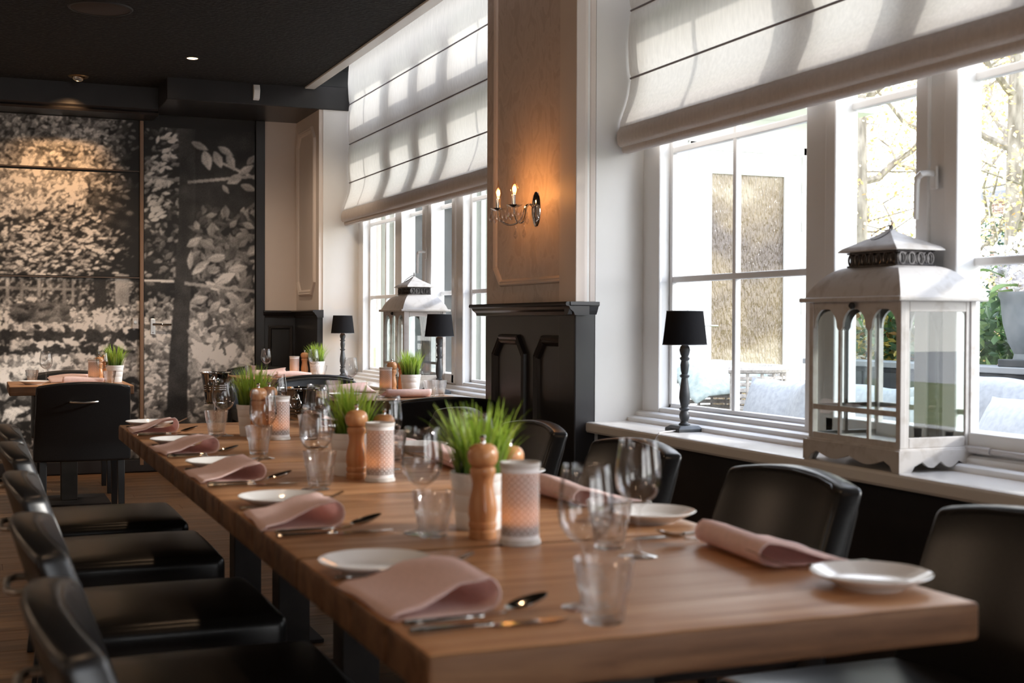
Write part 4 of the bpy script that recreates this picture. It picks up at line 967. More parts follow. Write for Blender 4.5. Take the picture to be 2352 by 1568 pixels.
sill_lamp(2.525, 7.32, 'charcoal table lamp on the far sill, in front of the lantern', True)
sill_lamp(2.52, 9.52, 'charcoal table lamp on the far sill by the far corner', True)
obj('lamp_cord', B().tube([(2.50, 4.44, ZS+.006), (2.44, 4.42, ZS+.005), (2.405, 4.40, ZS+.003), (2.388, 4.40, ZS-.02), (2.386, 4.39, ZS-.12), (2.387, 4.36, ZS-.30)], .003, 6).mesh('cord', M_greyp, True), None, label='thin lamp cord running over the edge of the near sill', cat='cord')

# ------------------------------------------------------------------ sill lanterns
def lantern(x, y, rz, label, LX=.27, LY=.44):
    e = thing('lantern', label, 'lantern', (x, y, ZS), rz)
    hx, hy = LX/2, LY/2
    def scal(n, span, top, foot, dip):
        p = [(-span, 0), (-span+foot, 0), (-span+foot+.012, .018), (-span+foot+.04, .030)]
        k = 24; a = -span+foot+.04
        for i in range(1, k):
            t = i/k; xx = a+(-2*a)*t; p.append((xx, .026-dip*abs(math.sin(t*PI*2))**.8*.6+.004*math.cos(t*PI*4)))
        p += [(span-foot-.04, .030), (span-foot-.012, .018), (span-foot, 0), (span, 0), (span, top), (-span, top)]
        return p
    th = .012
    for s_ in (-1, 1):
        obj('skirt', B().prism(scal(2, hy+.012, .062, .03, .016), s_*(hx+.012)-th*(s_ > 0), s_*(hx+.012)+th*(s_ < 0), 'X').mesh('skirt', M_lantern), e)
        obj('skirt', B().prism(scal(2, hx, .062, .03, .016), s_*(hy+.012)-th*(s_ > 0), s_*(hy+.012)+th*(s_ < 0), 'Y').mesh('skirt', M_lantern), e)
    obj('floor_plate', boxm('fp', (-hx-.004, -hy-.004, .056), (hx+.004, hy+.004, .068), M_lantern, .002), e)
    za, zb_ = .068, .488; pw = .020
    for sx in (-1, 1):
        for sy in (-1, 1):
            a = (sx*hx-(pw if sx > 0 else 0), sy*hy-(pw if sy > 0 else 0)); obj('post', boxm('post', (a[0], a[1], za), (a[0]+pw, a[1]+pw, zb_), M_lantern, .002), e)
    def arched(n, span):
        """a sheet with n arched openings over n small panes, in the (u, z) plane"""
        outs = []; w_ = 2*span/n; bar = .011
        bb = B(); zr = .165
        for i in range(n+1):
            u = -span+i*w_; bb.box((u-bar*.5, -.004, za), (u+bar*.5, .004, zb_-.0872))
        bb.box((-span, -.0046, za), (span, .0046, za+.018)); bb.box((-span, -.0046, zr-.008), (span, .0046, zr+.008))
        top = zb_-.02; sp_ = zb_-.075
        for i in range(n):
            u0, u1 = -span+i*w_+bar*.5, -span+(i+1)*w_-bar*.5; uc = (u0+u1)/2; r = (u1-u0)/2*.86
            k = 14; arc = [(u0-bar*.5, sp_-.012), (u0, sp_-.012), (uc-r, sp_)]+[(uc-r*math.cos(PI*j/k), sp_+r*math.sin(PI*j/k)) for j in range(1, k)]+[(uc+r, sp_), (u1, sp_-.012), (u1+bar*.5, sp_-.012)]
            vs = []; fs = []
            for (u, z) in arc: vs += [(u, -.004, z), (u, .004, z), (u, -.004, zb_-.022), (u, .004, zb_-.022)]
            for j in range(len(arc)-1):
                a, c = 4*j, 4*j+4; fs += [(a, c, c+2, a+2), (a+1, a+3, c+3, c+1), (a, a+1, c+1, c)]
            bb.add(vs, fs)
        bb.box((-span, -.0045, zb_-.022), (span, .0045, zb_))
        return bb
    for s_ in (-1, 1):
        me = arched(3, hy-pw*.5).mesh('arched_frame', M_lantern)
        obj('arched_frame', me, e, (s_*(hx-.008), 0, 0), PI/2)
        obj('glass_pane', boxm('gp', (s_*(hx-.015)-.001, -hy+.012, za+.006), (s_*(hx-.015)+.001, hy-.012, zb_-.01), M_lglass), e)
    me = arched(2, hx-pw*.5).mesh('arched_frame', M_lantern); obj('arched_frame', me, e, (0, hy-.008, 0))
    obj('glass_pane', boxm('gp', (-hx+.012, hy-.016, za+.006), (hx-.012, hy-.014, zb_-.01), M_lglass), e)
    dr = B()
    for bx in (((-hx+pw, -hy+.004, za), (-hx+pw+.014, -hy+.014, zb_)), ((hx-pw-.014, -hy+.004, za), (hx-pw, -hy+.014, zb_)), ((-hx+pw+.0145, -hy+.004, za), (hx-pw-.0145, -hy+.014, za+.030)), ((-hx+pw+.0145, -hy+.004, zb_-.030), (hx-pw-.0145, -hy+.014, zb_))): dr.box(*bx)
    d_ = obj('door_frame', dr.mesh('door_frame', M_lantern, bevel=.002), e); obj('glass_pane', boxm('gp', (-hx+pw+.01, -hy+.008, za+.02), (hx-pw-.01, -hy+.010, zb_-.02), M_lglass), d_)
    obj('latch', B().lathe([(0, 0), (.010, .002), (.010, .010), (.005, .016), (0, .017)], 12).mesh('latch', M_blackm, True), e, (-hx-.004, -.01, zb_-.012), rot=(0, -PI/2, 0))
    # roof: eave board, bell-shaped lower roof, filigree collar, pagoda top
    obj('eave', B().box((-hx-.024, -hy-.024, zb_), (hx+.024, hy+.024, zb_+.014)).mesh('eave', M_lantern, bevel=.004), e)
    def loft(levels, name, material):
        vs = []; fs = []
        for (ax, ay, z) in levels: vs += [(-ax, -ay, z), (ax, -ay, z), (ax, ay, z), (-ax, ay, z)]
        for i in range(len(levels)-1):
            for j in range(4): fs.append((4*i+j, 4*i+(j+1) % 4, 4*i+4+(j+1) % 4, 4*i+4+j))
        fs += [(3, 2, 1, 0), tuple(4*(len(levels)-1)+j for j in range(4))]
        return B().add(vs, fs).mesh(name, material, True, angle=32)
    z1 = zb_+.014; cx_, cy_ = .068, .118
    lv = [(hx+.010+(cx_-hx-.010)*t, hy+.010+(cy_-hy-.010)*t, z1+.086*math.sin(t*PI/2)**.78+.006*t) for t in [i/9 for i in range(10)]]
    lr = obj('lower_roof', loft(lv, 'lower_roof', M_lantern), e); z2 = lv[-1][2]
    for yy_ in (-.045, .045):
        obj('rosette', B().lathe([(0, .004), (.007, .003), (.009, 0), (.013, .003), (.016, 0), (.017, -.003)], 14, sx=.8, sy=1.2).mesh('rosette', M_lace2, True), lr, (-.104, yy_, z1+.064), rot=(0, R(-58), 0))
    obj('collar_core', boxm('cc', (-cx_+.006, -cy_+.006, z2-.002), (cx_-.006, cy_-.006, z2+.046), M_lace2), e)
    fil = B()
    for s_ in (-1, 1):
        for (half, fixed, along) in ((cy_, cx_, 'y'), (cx_, cy_, 'x')):
            n = max(3, int(half*2/.030))
            for i in range(n):
                c = -half+(i+.5)*2*half/n; pts = []
                for t in range(13):
                    a = 2*PI*t/12; u = c+.0115*math.cos(a); z = z2+.022+.017*math.sin(a); pts.append((s_*fixed, u, z) if along == 'y' else (u, s_*fixed, z))
                fil.tube(pts, .0028, 5, False)
            for z in (z2+.003, z2+.042): fil.tube([(s_*fixed, -half, z), (s_*fixed, half, z)] if along == 'y' else [(-half, s_*fixed, z), (half, s_*fixed, z)], .003, 5)
    obj('filigree_collar', fil.mesh('filigree', M_lace2, True), e)
    z3 = z2+.046
    lv = [(cx_+.020, cy_+.022, z3), (cx_+.020, cy_+.022, z3+.003)]+[((cx_+.020)*(1-t)**1.25+.006, (cy_+.022)*(1-t)**1.25+.006, z3+.003+.066*t**.92) for t in [i/9 for i in range(1, 10)]]
    obj('upper_roof', loft(lv, 'upper_roof', M_lantern), e); z4 = lv[-1][2]
    obj('finial', B().tube([(0, 0, z4-.004), (0, 0, z4+.012)], .005, 8).tube([(.0, .008*math.cos(a), z4+.016+.008*math.sin(a)) for a in [2*PI*i/14 for i in range(15)]], .002, 6).mesh('finial', M_lace2, True), e)
    obj('carrying_ring', B().tube([(-.022+.030*math.cos(a)-.010, .035*math.sin(a)*1.0, z4-.012+.022*math.cos(a)) for a in [2*PI*i/24 for i in range(25)]], .002, 6).mesh('ring', M_lace2, True), e)
lantern(2.548, 3.222, 0, 'large weathered white metal lantern on the near window sill')
lantern(2.535, 7.84, 0, 'weathered white metal lantern on the far window sill behind a lamp')

# ------------------------------------------------------------------ wall sconce
e = thing('wall_sconce', 'chrome candle wall sconce with two lit flame bulbs and crystal drops on the pillar', 'wall lamp', (XP, 5.51, 1.68))
obj('wall_plate', B().lathe([(0, .016), (.02, .015), (.038, .010), (.046, .004), (.047, 0), (0, 0)], 28, sy=1.75).mesh('wall_plate', M_chrome, True), e, rot=(0, -PI/2, 0), scale=(1, 1, 1))
for c in e.children: c.rotation_euler = Matrix(((0, 0, -1), (0, 1, 0), (1, 0, 0))).to_euler()
for c in e.children:                                                 # long axis of the oval upright
    c.data.transform(Matrix.Rotation(PI/2, 4, 'Z'))
for s_ in (-1, 1):
    ax, ay = -.150, s_*.098
    pts = []
    for t in [i/22 for i in range(23)]:
        ang = PI*t
        if t < .25: q = t/.25; p = (-.012-.045*q, s_*.010*q, .004+.018*math.sin(q*PI))
        else:
            q = (t-.25)/.75; p = (-.057-.093*(1-math.cos(q*PI))/2*1.0, s_*(.010+.088*(1-math.cos(q*PI))/2), .004-.072*math.sin(q*PI)**.8-.006*q)
        pts.append(p)
    obj('arm', B().tube(pts, .0042, 8).mesh('arm', M_chrome, True), e)
    obj('drip_pan', B().lathe([(0, -.006), (.010, -.006), (.018, -.004), (.034, .004), (.036, .006), (.033, .006), (.016, -.001), (0, -.002)], 22, ax, ay, 0).mesh('pan', M_chrome, True), e)
    obj('candle_sleeve', B().lathe([(0, 0), (.0115, 0), (.0115, .052), (.009, .054), (0, .054)], 16, ax, ay, 0).mesh('sleeve', M_chrome, True), e)
    bl = obj('flame_bulb', B().lathe([(0, .052), (.008, .054), (.0150, .064), (.0175, .074), (.0160, .086), (.0110, .098), (.0055, .110), (.0025, .124), (.0012, .136), (0, .138)], 18, ax, ay, 0).mesh('bulb', M_bulbglass, True), e)
    obj('filament', B().lathe([(0, .062), (.004, .064), (.0058, .074), (.004, .086), (0, .092)], 10, ax, ay, 0).mesh('filament', M_bulb, True), bl)
    lamp('POINT', (XP+ax, 5.51+ay, 1.68+.078), 1.7, (1.0, .42, .12), .012)
    dr_ = [(ax-.034, ay, -.002), (ax+.034, ay, -.002), (ax, ay-.034, -.002), (ax, ay+.034, -.002), (ax*.55, ay*.5, -.078), (-.055, s_*.02, -.015)]
    for (x, y, z) in dr_:
        d_ = obj('crystal_drop', B().lathe([(0, -.052), (.0035, -.050), (.0088, -.040), (.0095, -.033), (.006, -.020), (.0015, -.012), (0, -.011)], 10, x, y, z-.006).mesh('drop', M_crystal, False), e)
        obj('hook', B().tube([(x, y, z), (x+.002, y, z-.008), (x, y, z-.019)], .0009, 5).mesh('hook', M_chrome), d_)

# ------------------------------------------------------------------ ceiling fittings
e = thing('ceiling_speaker', 'round dark ceiling speaker at the top left', 'speaker', (.634, 7.66, ZC))
obj('grille', B().lathe([(0, -.006), (.155, -.006), (.160, -.004), (.160, 0), (0, 0)], 48).mesh('grille', noise_mat('brown_speaker_cloth', (.035, .022, .018), (.06, .038, .03), (300, 300, 300), .8), True), e)
obj('rim', B().lathe([(.160, 0), (.160, -.008), (.172, -.007), (.178, 0)], 48).mesh('rim', M_blackm, True), e)
e = thing('downlight', 'lit round downlight in the black ceiling', 'downlight', (1.319, 8.868, ZC))
obj('bezel', B().lathe([(.036, 0), (.036, -.004), (.046, -.005), (.050, 0)], 32).mesh('bezel', M_blackm, True), e)
obj('lamp_face', B().lathe([(0, -.006), (.026, -.0055), (.035, -.002), (.035, 0), (0, 0)], 28).mesh('face', M_spotlit, True), e)
e = thing('downlight', 'swivelling silver downlight near the mural wall, shining on the leaves', 'downlight', (.664, 9.853, ZC))
obj('bezel', B().lathe([(.044, 0), (.044, -.006), (.066, -.008), (.072, 0)], 32).mesh('bezel', mat('aged_brass', (.35, .25, .12), .3, 1.0), True), e)
obj('barrel', B().lathe([(.034, .0), (.036, -.022), (.033, -.022), (.030, -.004), (0, -.004)], 24).mesh('barrel', M_steel, True), e, rot=(R(-18), R(10), 0))
obj('motion_sensor', B().prism([(9.63, 0), (9.63, .118), (9.600, .112), (9.585, .07), (9.602, .012)], 1.868, 1.915, 'X').mesh('sensor', M_china, bevel=.005, seg=3), None, (0, 0, 2.785), label='white motion sensor on the black beam', cat='sensor')

# ------------------------------------------------------------------ outside: terrace, porch, garden
def leaf_cloud(name, n, sampler, size, colors, material, seed, asp=.5):
    rg = random.Random(seed); vs = []; fs = []; cols = []
    for i in range(n):
        p = Vector(sampler(rg)); s_ = size*rg.uniform(.6, 1.35)
        d = Vector((rg.gauss(0, 1), rg.gauss(0, 1), rg.gauss(0, .7))).normalized(); u = d.cross(Vector((rg.gauss(0, 1), rg.gauss(0, 1), rg.gauss(0, 1)))).normalized()
        nrm = d.cross(u); o = len(vs)
        vs += [p-d*s_, p+u*s_*asp-d*s_*.1+nrm*s_*.12, p+d*s_, p-u*s_*asp-d*s_*.1+nrm*s_*.12, p-d*s_*.05]
        fs += [(o, o+1, o+4), (o+1, o+2, o+4), (o+2, o+3, o+4), (o+3, o, o+4)]
        c = colors[min(int(rg.random()**1.2*len(colors)), len(colors)-1)]; k = rg.uniform(.65, 1.3); cols += [tuple(q*k for q in c)]*5
    me = mesh_from(name, vs, fs, material, False); at = me.color_attributes.new('tint', 'FLOAT_COLOR', 'POINT')
    at.data.foreach_set('color', np.array([[*c, 1] for c in cols], dtype=np.float32).ravel()); return me
struct('terrace', boxm('terrace', (2.95, -12, -.12), (6.6, 30, -.02), noise_mat('grey_terrace_tiles', (.22, .22, .22), (.34, .34, .33), (6, 6, 6), .6)))
struct('lawn', boxm('lawn', (6.6, -40, -.14), (18, 60, -.03), noise_mat('lawn_green', (.10, .16, .04), (.22, .24, .08), (3, 3, 3), .9)))
struct('street', boxm('street', (18, -40, -.16), (60, 60, -.04), noise_mat('pale_street', (.42, .41, .39), (.55, .54, .52), (1, 1, 1), .9)))
# porch with white door and textured glass
M_outw = mat('white_render', (.82, .82, .80), .5); M_outg = noise_mat('pale_green_panel', (.20, .215, .18), (.25, .26, .22), (3, 3, 3), .5)
M_dark = mat('dark_window_glass', (.012, .017, .016), .2, 0, .12)
def make_ripple():
    mt = mat('rippled_amber_glass', (.30, .22, .12), .12, 0, .9); b = mt.node_tree.nodes['Principled BSDF']
    n = N(mt, 'ShaderNodeTexNoise'); n.inputs['Scale'].default_value = 1; n.inputs['Detail'].default_value = 3; L(mt, coords(mt, (55, 1, 12)), n.inputs['Vector'])
    n2 = N(mt, 'ShaderNodeTexNoise'); n2.inputs['Scale'].default_value = 1; n2.inputs['Detail'].default_value = 2; L(mt, coords(mt, (1.3, 1, 1.9)), n2.inputs['Vector'])
    L(mt, ramp(mt, n2.outputs['Fac'], [(.35, (.07, .045, .03)), (.52, (.17, .12, .06)), (.68, (.34, .28, .19))]), b.inputs['Base Color'])
    bp = N(mt, 'ShaderNodeBump'); bp.inputs['Strength'].default_value = 1.0; bp.inputs['Distance'].default_value = .02; L(mt, n.outputs['Fac'], bp.inputs['Height']); L(mt, bp.outputs[0], b.inputs['Normal'])
    return mt
M_rip = make_ripple()
pw_ = B().box((2.96, 10.0, -.1), (3.20, 10.15, 3.4)).box((3.62, 10.0, -.1), (5.80, 10.15, 3.4)).box((3.20, 10.0, 2.5), (3.62, 10.15, 3.4)).box((3.20, 10.0, -.1), (3.62, 10.15, .30)).box((5.80, 10.0, 2.70), (7.05, 10.15, 3.4)).box((6.93, 10.0, -.1), (7.05, 10.15, 2.70)).box((6.95, 10.15, -.1), (7.05, 13, 3.4))
po = struct('wall_porch', pw_.mesh('wall_porch', M_outw))
obj('cladding', boxm('clad', (3.64, 9.985, -.05), (4.6, 10.001, 3.2), M_outg), po); obj('cladding', boxm('clad', (2.96, 9.985, -.05), (3.19, 10.001, 3.2), M_outg), po)
for x_ in (3.06, 3.80, 4.1, 4.4): obj('batten', boxm('bt', (x_, 9.972, -.05), (x_+.035, 9.986, 3.2), M_outw), po)
w5 = struct('window_5', None); obj('window_frame', B().box((3.20, 9.98, .30), (3.235, 10.06, 2.5)).box((3.585, 9.98, .30), (3.62, 10.06, 2.5)).box((3.39, 9.98, .30), (3.42, 10.06, 2.5)).box((3.20, 9.98, .30), (3.62, 10.06, .36)).mesh('wf5', M_outw), w5)
obj('window_pane', boxm('wp5', (3.22, 10.03, .32), (3.60, 10.04, 2.48), M_dark), w5)
d2 = struct('door_2', B().box((5.82, 9.99, 0), (5.975, 10.04, 2.67)).box((6.73, 9.99, 0), (6.91, 10.04, 2.67)).box((5.975, 9.99, 2.48), (6.73, 10.04, 2.67)).box((5.975, 9.99, .66), (6.73, 10.04, .785)).box((5.975, 9.99, 0), (6.73, 10.04, .22)).mesh('door_2', M_outw, bevel=.004), label='white porch door with rippled glass')
obj('door_glass', boxm('dg', (5.97, 10.01, .78), (6.735, 10.02, 2.485), M_rip), d2); obj('door_glass', boxm('dg', (5.97, 10.01, .215), (6.735, 10.02, .665), M_rip), d2)
obj('door_frame', B().box((5.74, 9.965, 0), (5.815, 10.0, 2.75)).box((6.915, 9.965, 0), (6.96, 10.0, 2.75)).box((5.74, 9.965, 2.68), (6.96, 10.0, 2.75)).mesh('door_frame', M_outw, bevel=.004), d2)
for z_ in (.5, 1.25, 2.0, 2.35): obj('hinge', B().tube([(6.912, 9.972, z_), (6.912, 9.972, z_+.09)], .010, 8).mesh('hinge', M_steel, True), d2)
obj('door_handle', B().box((5.875, 9.98, 1.02), (5.905, 9.99, 1.22)).tube([(5.89, 9.985, 1.14), (5.89, 9.94, 1.14), (5.93, 9.935, 1.14), (6.01, 9.935, 1.138)], .009, 8).mesh('handle', M_steel, True), d2)
struct('porch_canopy', boxm('canopy', (2.96, 9.3, 2.98), (7.2, 10.0, 3.10), M_outw))

# planter, hedge
M_plan = noise_mat('anthracite_planter', (.035, .038, .042), (.055, .06, .066), (10, 3, 30), .5)
e = thing('garden_planter', 'long anthracite planter box outside the near window', 'planter', (4.65, 4.2, -.02))
obj('box', boxm('box', (-.28, -2.2, 0), (.28, 2.0, .955), M_plan, .006), e)
obj('top_board', boxm('tb', (-.32, -2.24, .955), (-.10, 2.04, .985), mat('grey_board', (.30, .31, .32), .5), .004), e)
for i in range(9): obj('panel', boxm('panel', (-.292, -2.18+i*.465, .04), (-.28, -2.18+i*.465+.45, .93), M_plan, .003), e)
M_leafo = make_grass(); M_leafo.name = 'garden_leaf'
hs_ = lambda rg: (4.78+rg.gauss(0, .13), rg.uniform(2.0, 6.15), .93+.36*rg.random()**.8)
obj('laurel_hedge', leaf_cloud('hedge', 5200, hs_, .045, [(.05, .11, .04), (.08, .16, .05), (.12, .22, .07), (.20, .30, .10)], M_leafo, 11, .42), None, label='glossy green laurel hedge growing in the long planter', cat='hedge', kind='stuff')
ys_ = lambda rg: (4.70+rg.gauss(0, .10), 5.95+rg.gauss(0, .16), .92+.42*rg.random())
obj('golden_shrub', leaf_cloud('golden', 520, ys_, .035, [(.45, .34, .05), (.60, .45, .10), (.30, .26, .05), (.40, .20, .05)], M_leafo, 12, .4), None, label='yellow leaved shrub at the left end of the planter', cat='shrub', kind='stuff')
# vase with hydrangeas
e = thing('flower_vase', 'grey garden vase with white hydrangeas standing on the planter', 'vase', (4.45, 4.66, .965))
obj('foot', boxm('foot', (-.085, -.085, 0), (.085, .085, .035), M_plan, .004), e)
obj('vase', B().lathe([(0, .035), (.055, .035), (.050, .06), (.075, .11), (.100, .20), (.108, .27), (.112, .31), (.122, .325), (.122, .345), (.108, .345), (.100, .31), (0, .30)], 28).mesh('vase', noise_mat('zinc_grey', (.16, .18, .19), (.24, .26, .27), (9, 9, 9), .5), True), e)
M_petal = make_grass(); M_petal.name = 'hydrangea_petal'
def head_mesh(seed):
    def smp(rg):
        v = Vector((rg.gauss(0, 1), rg.gauss(0, 1), rg.gauss(0, 1))).normalized()*.078; return (v.x, v.y, v.z*.8)
    return leaf_cloud('flower_head', 150, smp, .017, [(.86, .84, .86), (.80, .76, .80), (.88, .88, .84)], M_petal, seed, .75)
for i, (x, y, z) in enumerate(((-.02, .16, .50), (.0, -.02, .44), (.05, .06, .55), (-.04, -.16, .50), (.03, .10, .40), (.0, -.10, .60))):
    h = obj('flower_head', head_mesh(40+i), e, (x, y, z)); obj('stem', B().tube([(-x*.6, -y*.6, .30-z), (0, 0, -.05)], .004, 5).mesh('stem', M_pot if False else M_mill), h)
for i, (x, y, z, a, t) in enumerate(((-.06, .20, .42, 1.9, -.2), (-.05, .12, .36, 2.4, .5), (-.08, .02, .38, 3.0, .3), (.04, .22, .48, 1.4, .1), (-.06, -.14, .40, -2.2, .2))):
    vs = []; fs = []
    for j in range(7):
        u = j/6; hw = .052*math.sin(PI*min(1, u*1.02))**.8*(1-.3*u)+.001; vs += [(u*.15, -hw, .02*math.sin(u*3)), (u*.15, 0, .02*math.sin(u*3)-.012), (u*.15, hw, .02*math.sin(u*3))]
    for j in range(6): fs += [(3*j, 3*j+1, 3*j+4, 3*j+3), (3*j+1, 3*j+2, 3*j+5, 3*j+4)]
    me = mesh_from('leaf', vs, fs, M_leafo, True); at = me.color_attributes.new('tint', 'FLOAT_COLOR', 'POINT'); at.data.foreach_set('color', np.array([[.22, .34, .10, 1]]*len(vs), dtype=np.float32).ravel())
    obj('leaf', me, e, (x*.5, y*.5, z), rot=(0, t, a))
# lounge sofa with cushions
M_grey = noise_mat('grey_outdoor_fabric', (.34, .355, .375), (.42, .435, .455), (40, 40, 40), .9, .1); M_greyl = noise_mat('light_grey_fabric', (.44, .455, .475), (.53, .545, .56), (40, 40, 40), .9, .1)
M_wick = noise_mat('bleached_wicker', (.40, .36, .32), (.62, .58, .53), (60, 60, 60), .6)
e = thing('garden_sofa', 'long grey outdoor lounge sofa outside the near window', 'sofa', (3.95, 4.4, -.02))
obj('frame', boxm('frame', (-.42, -1.9, 0), (.36, 1.75, .28), M_wick, .02), e); obj('backrest', boxm('back', (.22, -1.9, .28), (.36, 1.75, .66), M_wick, .03), e)
for i in range(4): obj('seat_cushion', slab((.62, .88, .16), .05, (4, 4, 0), lambda x, y, z: (x-.10, y, z+.36+.015*(1-(x/.3)**2)), 'seat_cushion', M_greyl), e, (0, -1.42+i*.90, 0))
def cushion_mesh(w_, h_, t_, material):
    bm = bmesh.new(); bmesh.ops.create_grid(bm, x_segments=14, y_segments=14, size=1)
    vs = [v.co.copy() for v in bm.verts]; fc = [[v.index for v in f.verts] for f in bm.faces]; bm.free()
    V = []; F = []; n = len(vs)
    for s_ in (1, -1):
        for c in vs:
            ex = (1-c.x**2)*(1-c.y**2); pin = 1-.09*(1-abs(c.x)**2)*abs(c.y)**6-.0
            V.append((s_*t_/2*max(0, ex)**.42, c.x*w_/2*(1-.08*(1-c.y*c.y)*abs(c.x)), c.y*h_/2*(1-.08*(1-c.x*c.x)*abs(c.y))+.006*math.sin(c.x*5)))
    F = [tuple(f) for f in fc]+[tuple(i+n for i in reversed(f)) for f in fc]
    return B().add(V, F).mesh('cushion', material, True, angle=85)
CM = [cushion_mesh(.56, .46, .17, M_grey), cushion_mesh(.60, .44, .18, M_greyl), cushion_mesh(.44, .40, .16, M_grey)]
for i, (x, y, z, k, tilt, rz, lab) in enumerate((
    (4.08, 6.02, .60, 0, -18, 6, 'dark grey scatter cushion at the left end of the garden sofa'), (4.04, 5.72, .63, 2, -8, -30, 'small grey cushion standing on edge beside the window mullion'),
    (4.08, 5.20, .62, 1, -22, 4, 'light grey cushion seen through the left arches of the near lantern'), (4.03, 4.72, .60, 1, -28, -8, 'light grey crumpled cushion seen through the lantern door'),
    (4.10, 4.28, .68, 0, -18, 10, 'grey cushion with a raised corner, under the hydrangea vase'), (3.92, 4.05, .62, 1, -26, -6, 'large light grey cushion leaning at the front right of the garden sofa'), (4.02, 3.55, .64, 1, -24, 8, 'light grey cushion at the far right of the garden sofa'))):
    obj('scatter_cushion', CM[k], None, (x-.08, y, z+.045), label=lab, cat='cushion', group='cushions on the garden sofa', rot=(0, R(-tilt), R(rz)))
# wicker armchair with a throw
e = thing('wicker_armchair', 'bleached wicker armchair with a grey green throw over it, outside', 'armchair', (4.30, 6.95, -.02), R(0))
bk = B()
for r_ in range(22):
    z = .12+r_*.035; pts = [(.30*math.cos(a)*(1+.02*math.sin(a*20+r_)), -.36*math.sin(a)*1.0, z) for a in [-2.2+4.4*i/30 for i in range(31)]]
    bk.tube(pts, .013, 5, False)
for i in range(16):
    a = -2.2+4.4*i/15; bk.tube([(.305*math.cos(a), -.365*math.sin(a), .02), (.305*math.cos(a), -.365*math.sin(a), .90)], .010, 5)
obj('woven_shell', bk.mesh('woven', M_wick, True), e, kind='stuff')
obj('rim', B().tube([(.31*math.cos(a), -.37*math.sin(a), .905) for a in [-2.25+4.5*i/24 for i in range(25)]], .022, 8).mesh('rim', M_wick, True), e)
obj('seat_cushion', slab((.50, .56, .14), .05, (3, 3, 0), lambda x, y, z: (x-.02, y, z+.42), 'seat_cushion', M_grey), e)
def dthrow(x, y, z):
    a = y*1.9; rr = 1.0
    return (-.02+x*.9+.012*math.sin(y*21+x*9), .20+y*.98, .885+.045*math.cos(x*4.2)*math.cos(y*3.0)+z*.5-.9*max(0, abs(y-.02)-.20)**1.1-.55*max(0, abs(x)-.26)+.012*math.sin(y*34+2*math.sin(x*9)))
obj('throw_blanket', slab((.74, .72, .05), .02, (14, 16, 0), dthrow, 'throw', noise_mat('grey_green_throw', (.30, .35, .32), (.42, .47, .44), (30, 30, 30), .95, .2)), e, label='grey green throw blanket')
# trees
M_bark = noise_mat('grey_bark', (.16, .14, .11), (.34, .31, .26), (14, 14, 4), .9, .4)
def tree(x, y, h, lean, seed, label, nleaf, zlo=1.8):
    rg = random.Random(seed); e = thing('autumn_tree', label, 'tree', (x, y, -.05))
    tb = B(); trunk = [(lean*(t**1.5)*.5, lean*.6*t*t, h*t) for t in [i/10 for i in range(11)]]
    tb.tube(trunk, [.15*(1-.75*i/10)+.015 for i in range(11)], 9); ends = []
    for k in range(11):
        t = rg.uniform(.26, .92); i = int(t*10); p = Vector(trunk[i]); a = rg.uniform(0, 2*PI); L_ = rg.uniform(1.2, 2.8)*(1.15-t*.6)
        pts = [p+Vector((math.cos(a+.12*math.sin(j*2))*L_*j/6, math.sin(a)*L_*j/6, L_*(.35*j/6+.45*(j/6)**2)+.05*math.sin(j*3+k))) for j in range(7)]
        tb.tube(pts, [.055*(1-j/7)+.008 for j in range(7)], 6); ends += pts[2:]
        for q in range(4):
            s0 = pts[rg.randint(2, 6)]; d = Vector((rg.gauss(0, .6), rg.gauss(0, .6), rg.uniform(-.2, .7))); tb.tube([s0, s0+d*.5, s0+d], [.018, .012, .004], 5); ends += [s0+d*.5, s0+d]
    obj('trunk', tb.mesh('trunk', M_bark, True), e)
    def smp(rg2):
        c = ends[rg2.randrange(len(ends))]; return (c.x+rg2.gauss(0, .30), c.y+rg2.gauss(0, .30), max(zlo, c.z+rg2.gauss(0, .26)))
    obj('foliage', leaf_cloud('foliage', int(nleaf*2.4), smp, .034, [(.80, .52, .22), (.88, .66, .36), (.84, .60, .42), (.50, .48, .20), (.78, .70, .46)], M_leafo, seed+1, .6), e, kind='stuff', label='thin orange and yellow autumn leaves')
tree(11.6, 15.4, 6.4, .5, 3, 'autumn tree with a forked trunk behind the middle pane of the near window', 2600)
tree(12.6, 13.4, 7.0, -.2, 9, 'autumn tree with yellow leaves at the right edge, behind the vase', 3000)
tree(15.5, 18.0, 7.0, .3, 21, 'smaller autumn tree further off between the two others', 2200)
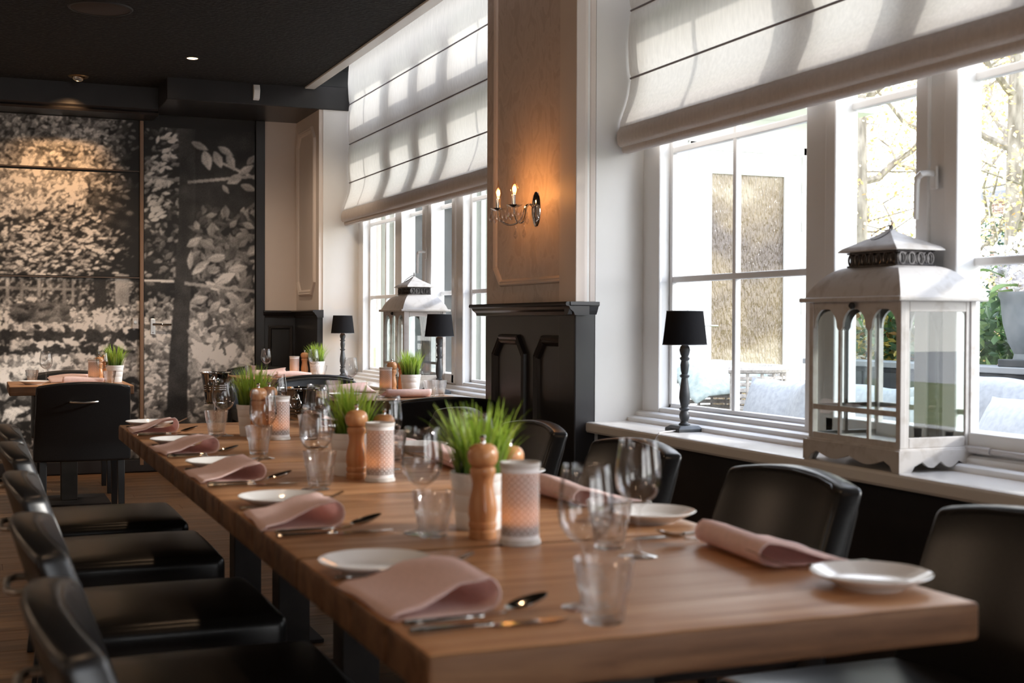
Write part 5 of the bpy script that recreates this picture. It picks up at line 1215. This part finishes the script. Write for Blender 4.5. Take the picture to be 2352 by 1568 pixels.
# shrubs and a brick house far behind
sh_ = lambda rg: (17.6+rg.gauss(0, .5), 20+rg.uniform(-5.5, 4.0), .1+abs(rg.gauss(0, .45)))
obj('far_hedge', leaf_cloud('far_hedge', 2200, sh_, .10, [(.40, .30, .10), (.25, .25, .08), (.50, .36, .12)], M_leafo, 31, .6), None, label='low ochre hedge along the street beyond the lawn', cat='hedge', kind='stuff')
e = thing('evergreen_shrub', 'dark conifer shrub in front of the brick house', 'shrub', (21.6, 23.0, -.05))
obj('foliage', leaf_cloud('conifer', 1100, lambda rg: (rg.gauss(0, .42), rg.gauss(0, .42), 1.2+rg.random()*2.4), .12, [(.04, .09, .04), (.06, .13, .06)], M_leafo, 33, .25), e, kind='stuff')
obj('stem', B().tube([(0, 0, 0), (0, 0, 2.6)], [.07, .02], 6).mesh('stem', M_bark), e)
M_brick = mat('brown_brick', (.30, .18, .13), .9); _b = M_brick.node_tree.nodes['Principled BSDF']; _bt = N(M_brick, 'ShaderNodeTexBrick'); _bt.inputs['Scale'].default_value = 1.0
_bt.inputs['Brick Width'].default_value = .22; _bt.inputs['Row Height'].default_value = .07; _bt.inputs['Mortar Size'].default_value = .008; _bt.inputs['Color1'].default_value = (.33, .20, .15, 1); _bt.inputs['Color2'].default_value = (.24, .15, .12, 1); _bt.inputs['Mortar'].default_value = (.5, .48, .45, 1)
_cx = N(M_brick, 'ShaderNodeTexCoord'); _sx = N(M_brick, 'ShaderNodeSeparateXYZ'); _cc = N(M_brick, 'ShaderNodeCombineXYZ'); L(M_brick, _cx.outputs['Object'], _sx.inputs[0]); L(M_brick, _sx.outputs[1], _cc.inputs[0]); L(M_brick, _sx.outputs[2], _cc.inputs[1]); L(M_brick, _cc.outputs[0], _bt.inputs['Vector']); L(M_brick, _bt.outputs[0], _b.inputs['Base Color'])
e = thing('brick_house', 'brown brick house with white windows beyond the street', 'house', (24, 22.6, -.04))
obj('wall', boxm('wall', (0, -7, 0), (6, 3.8, 4.35), M_brick), e)
obj('roof', B().prism([(-.3, 4.35), (-.3, 4.55), (3, 6.2), (6.3, 4.55), (6.3, 4.35)], -7.3, 4.1, 'Y').mesh('roof', mat('slate_roof', (.20, .21, .24), .7)), e)
for y_ in (2.95, .9, -1.2):
    wf = obj('window', B().box((-.04, y_-.62, 2.35), (.02, y_-.54, 3.9)).box((-.04, y_+.54, 2.35), (.02, y_+.62, 3.9)).box((-.04, y_-.04, 2.35), (.02, y_+.04, 3.9)).box((-.04, y_-.62, 2.25), (.02, y_+.62, 2.35)).box((-.04, y_-.62, 3.9), (.02, y_+.62, 4.0)).mesh('window', M_outw), e)
    obj('pane', boxm('pane', (-.01, y_-.55, 2.34), (.0, y_+.55, 3.91), mat('pale_pane', (.30, .34, .36), .1)), wf)
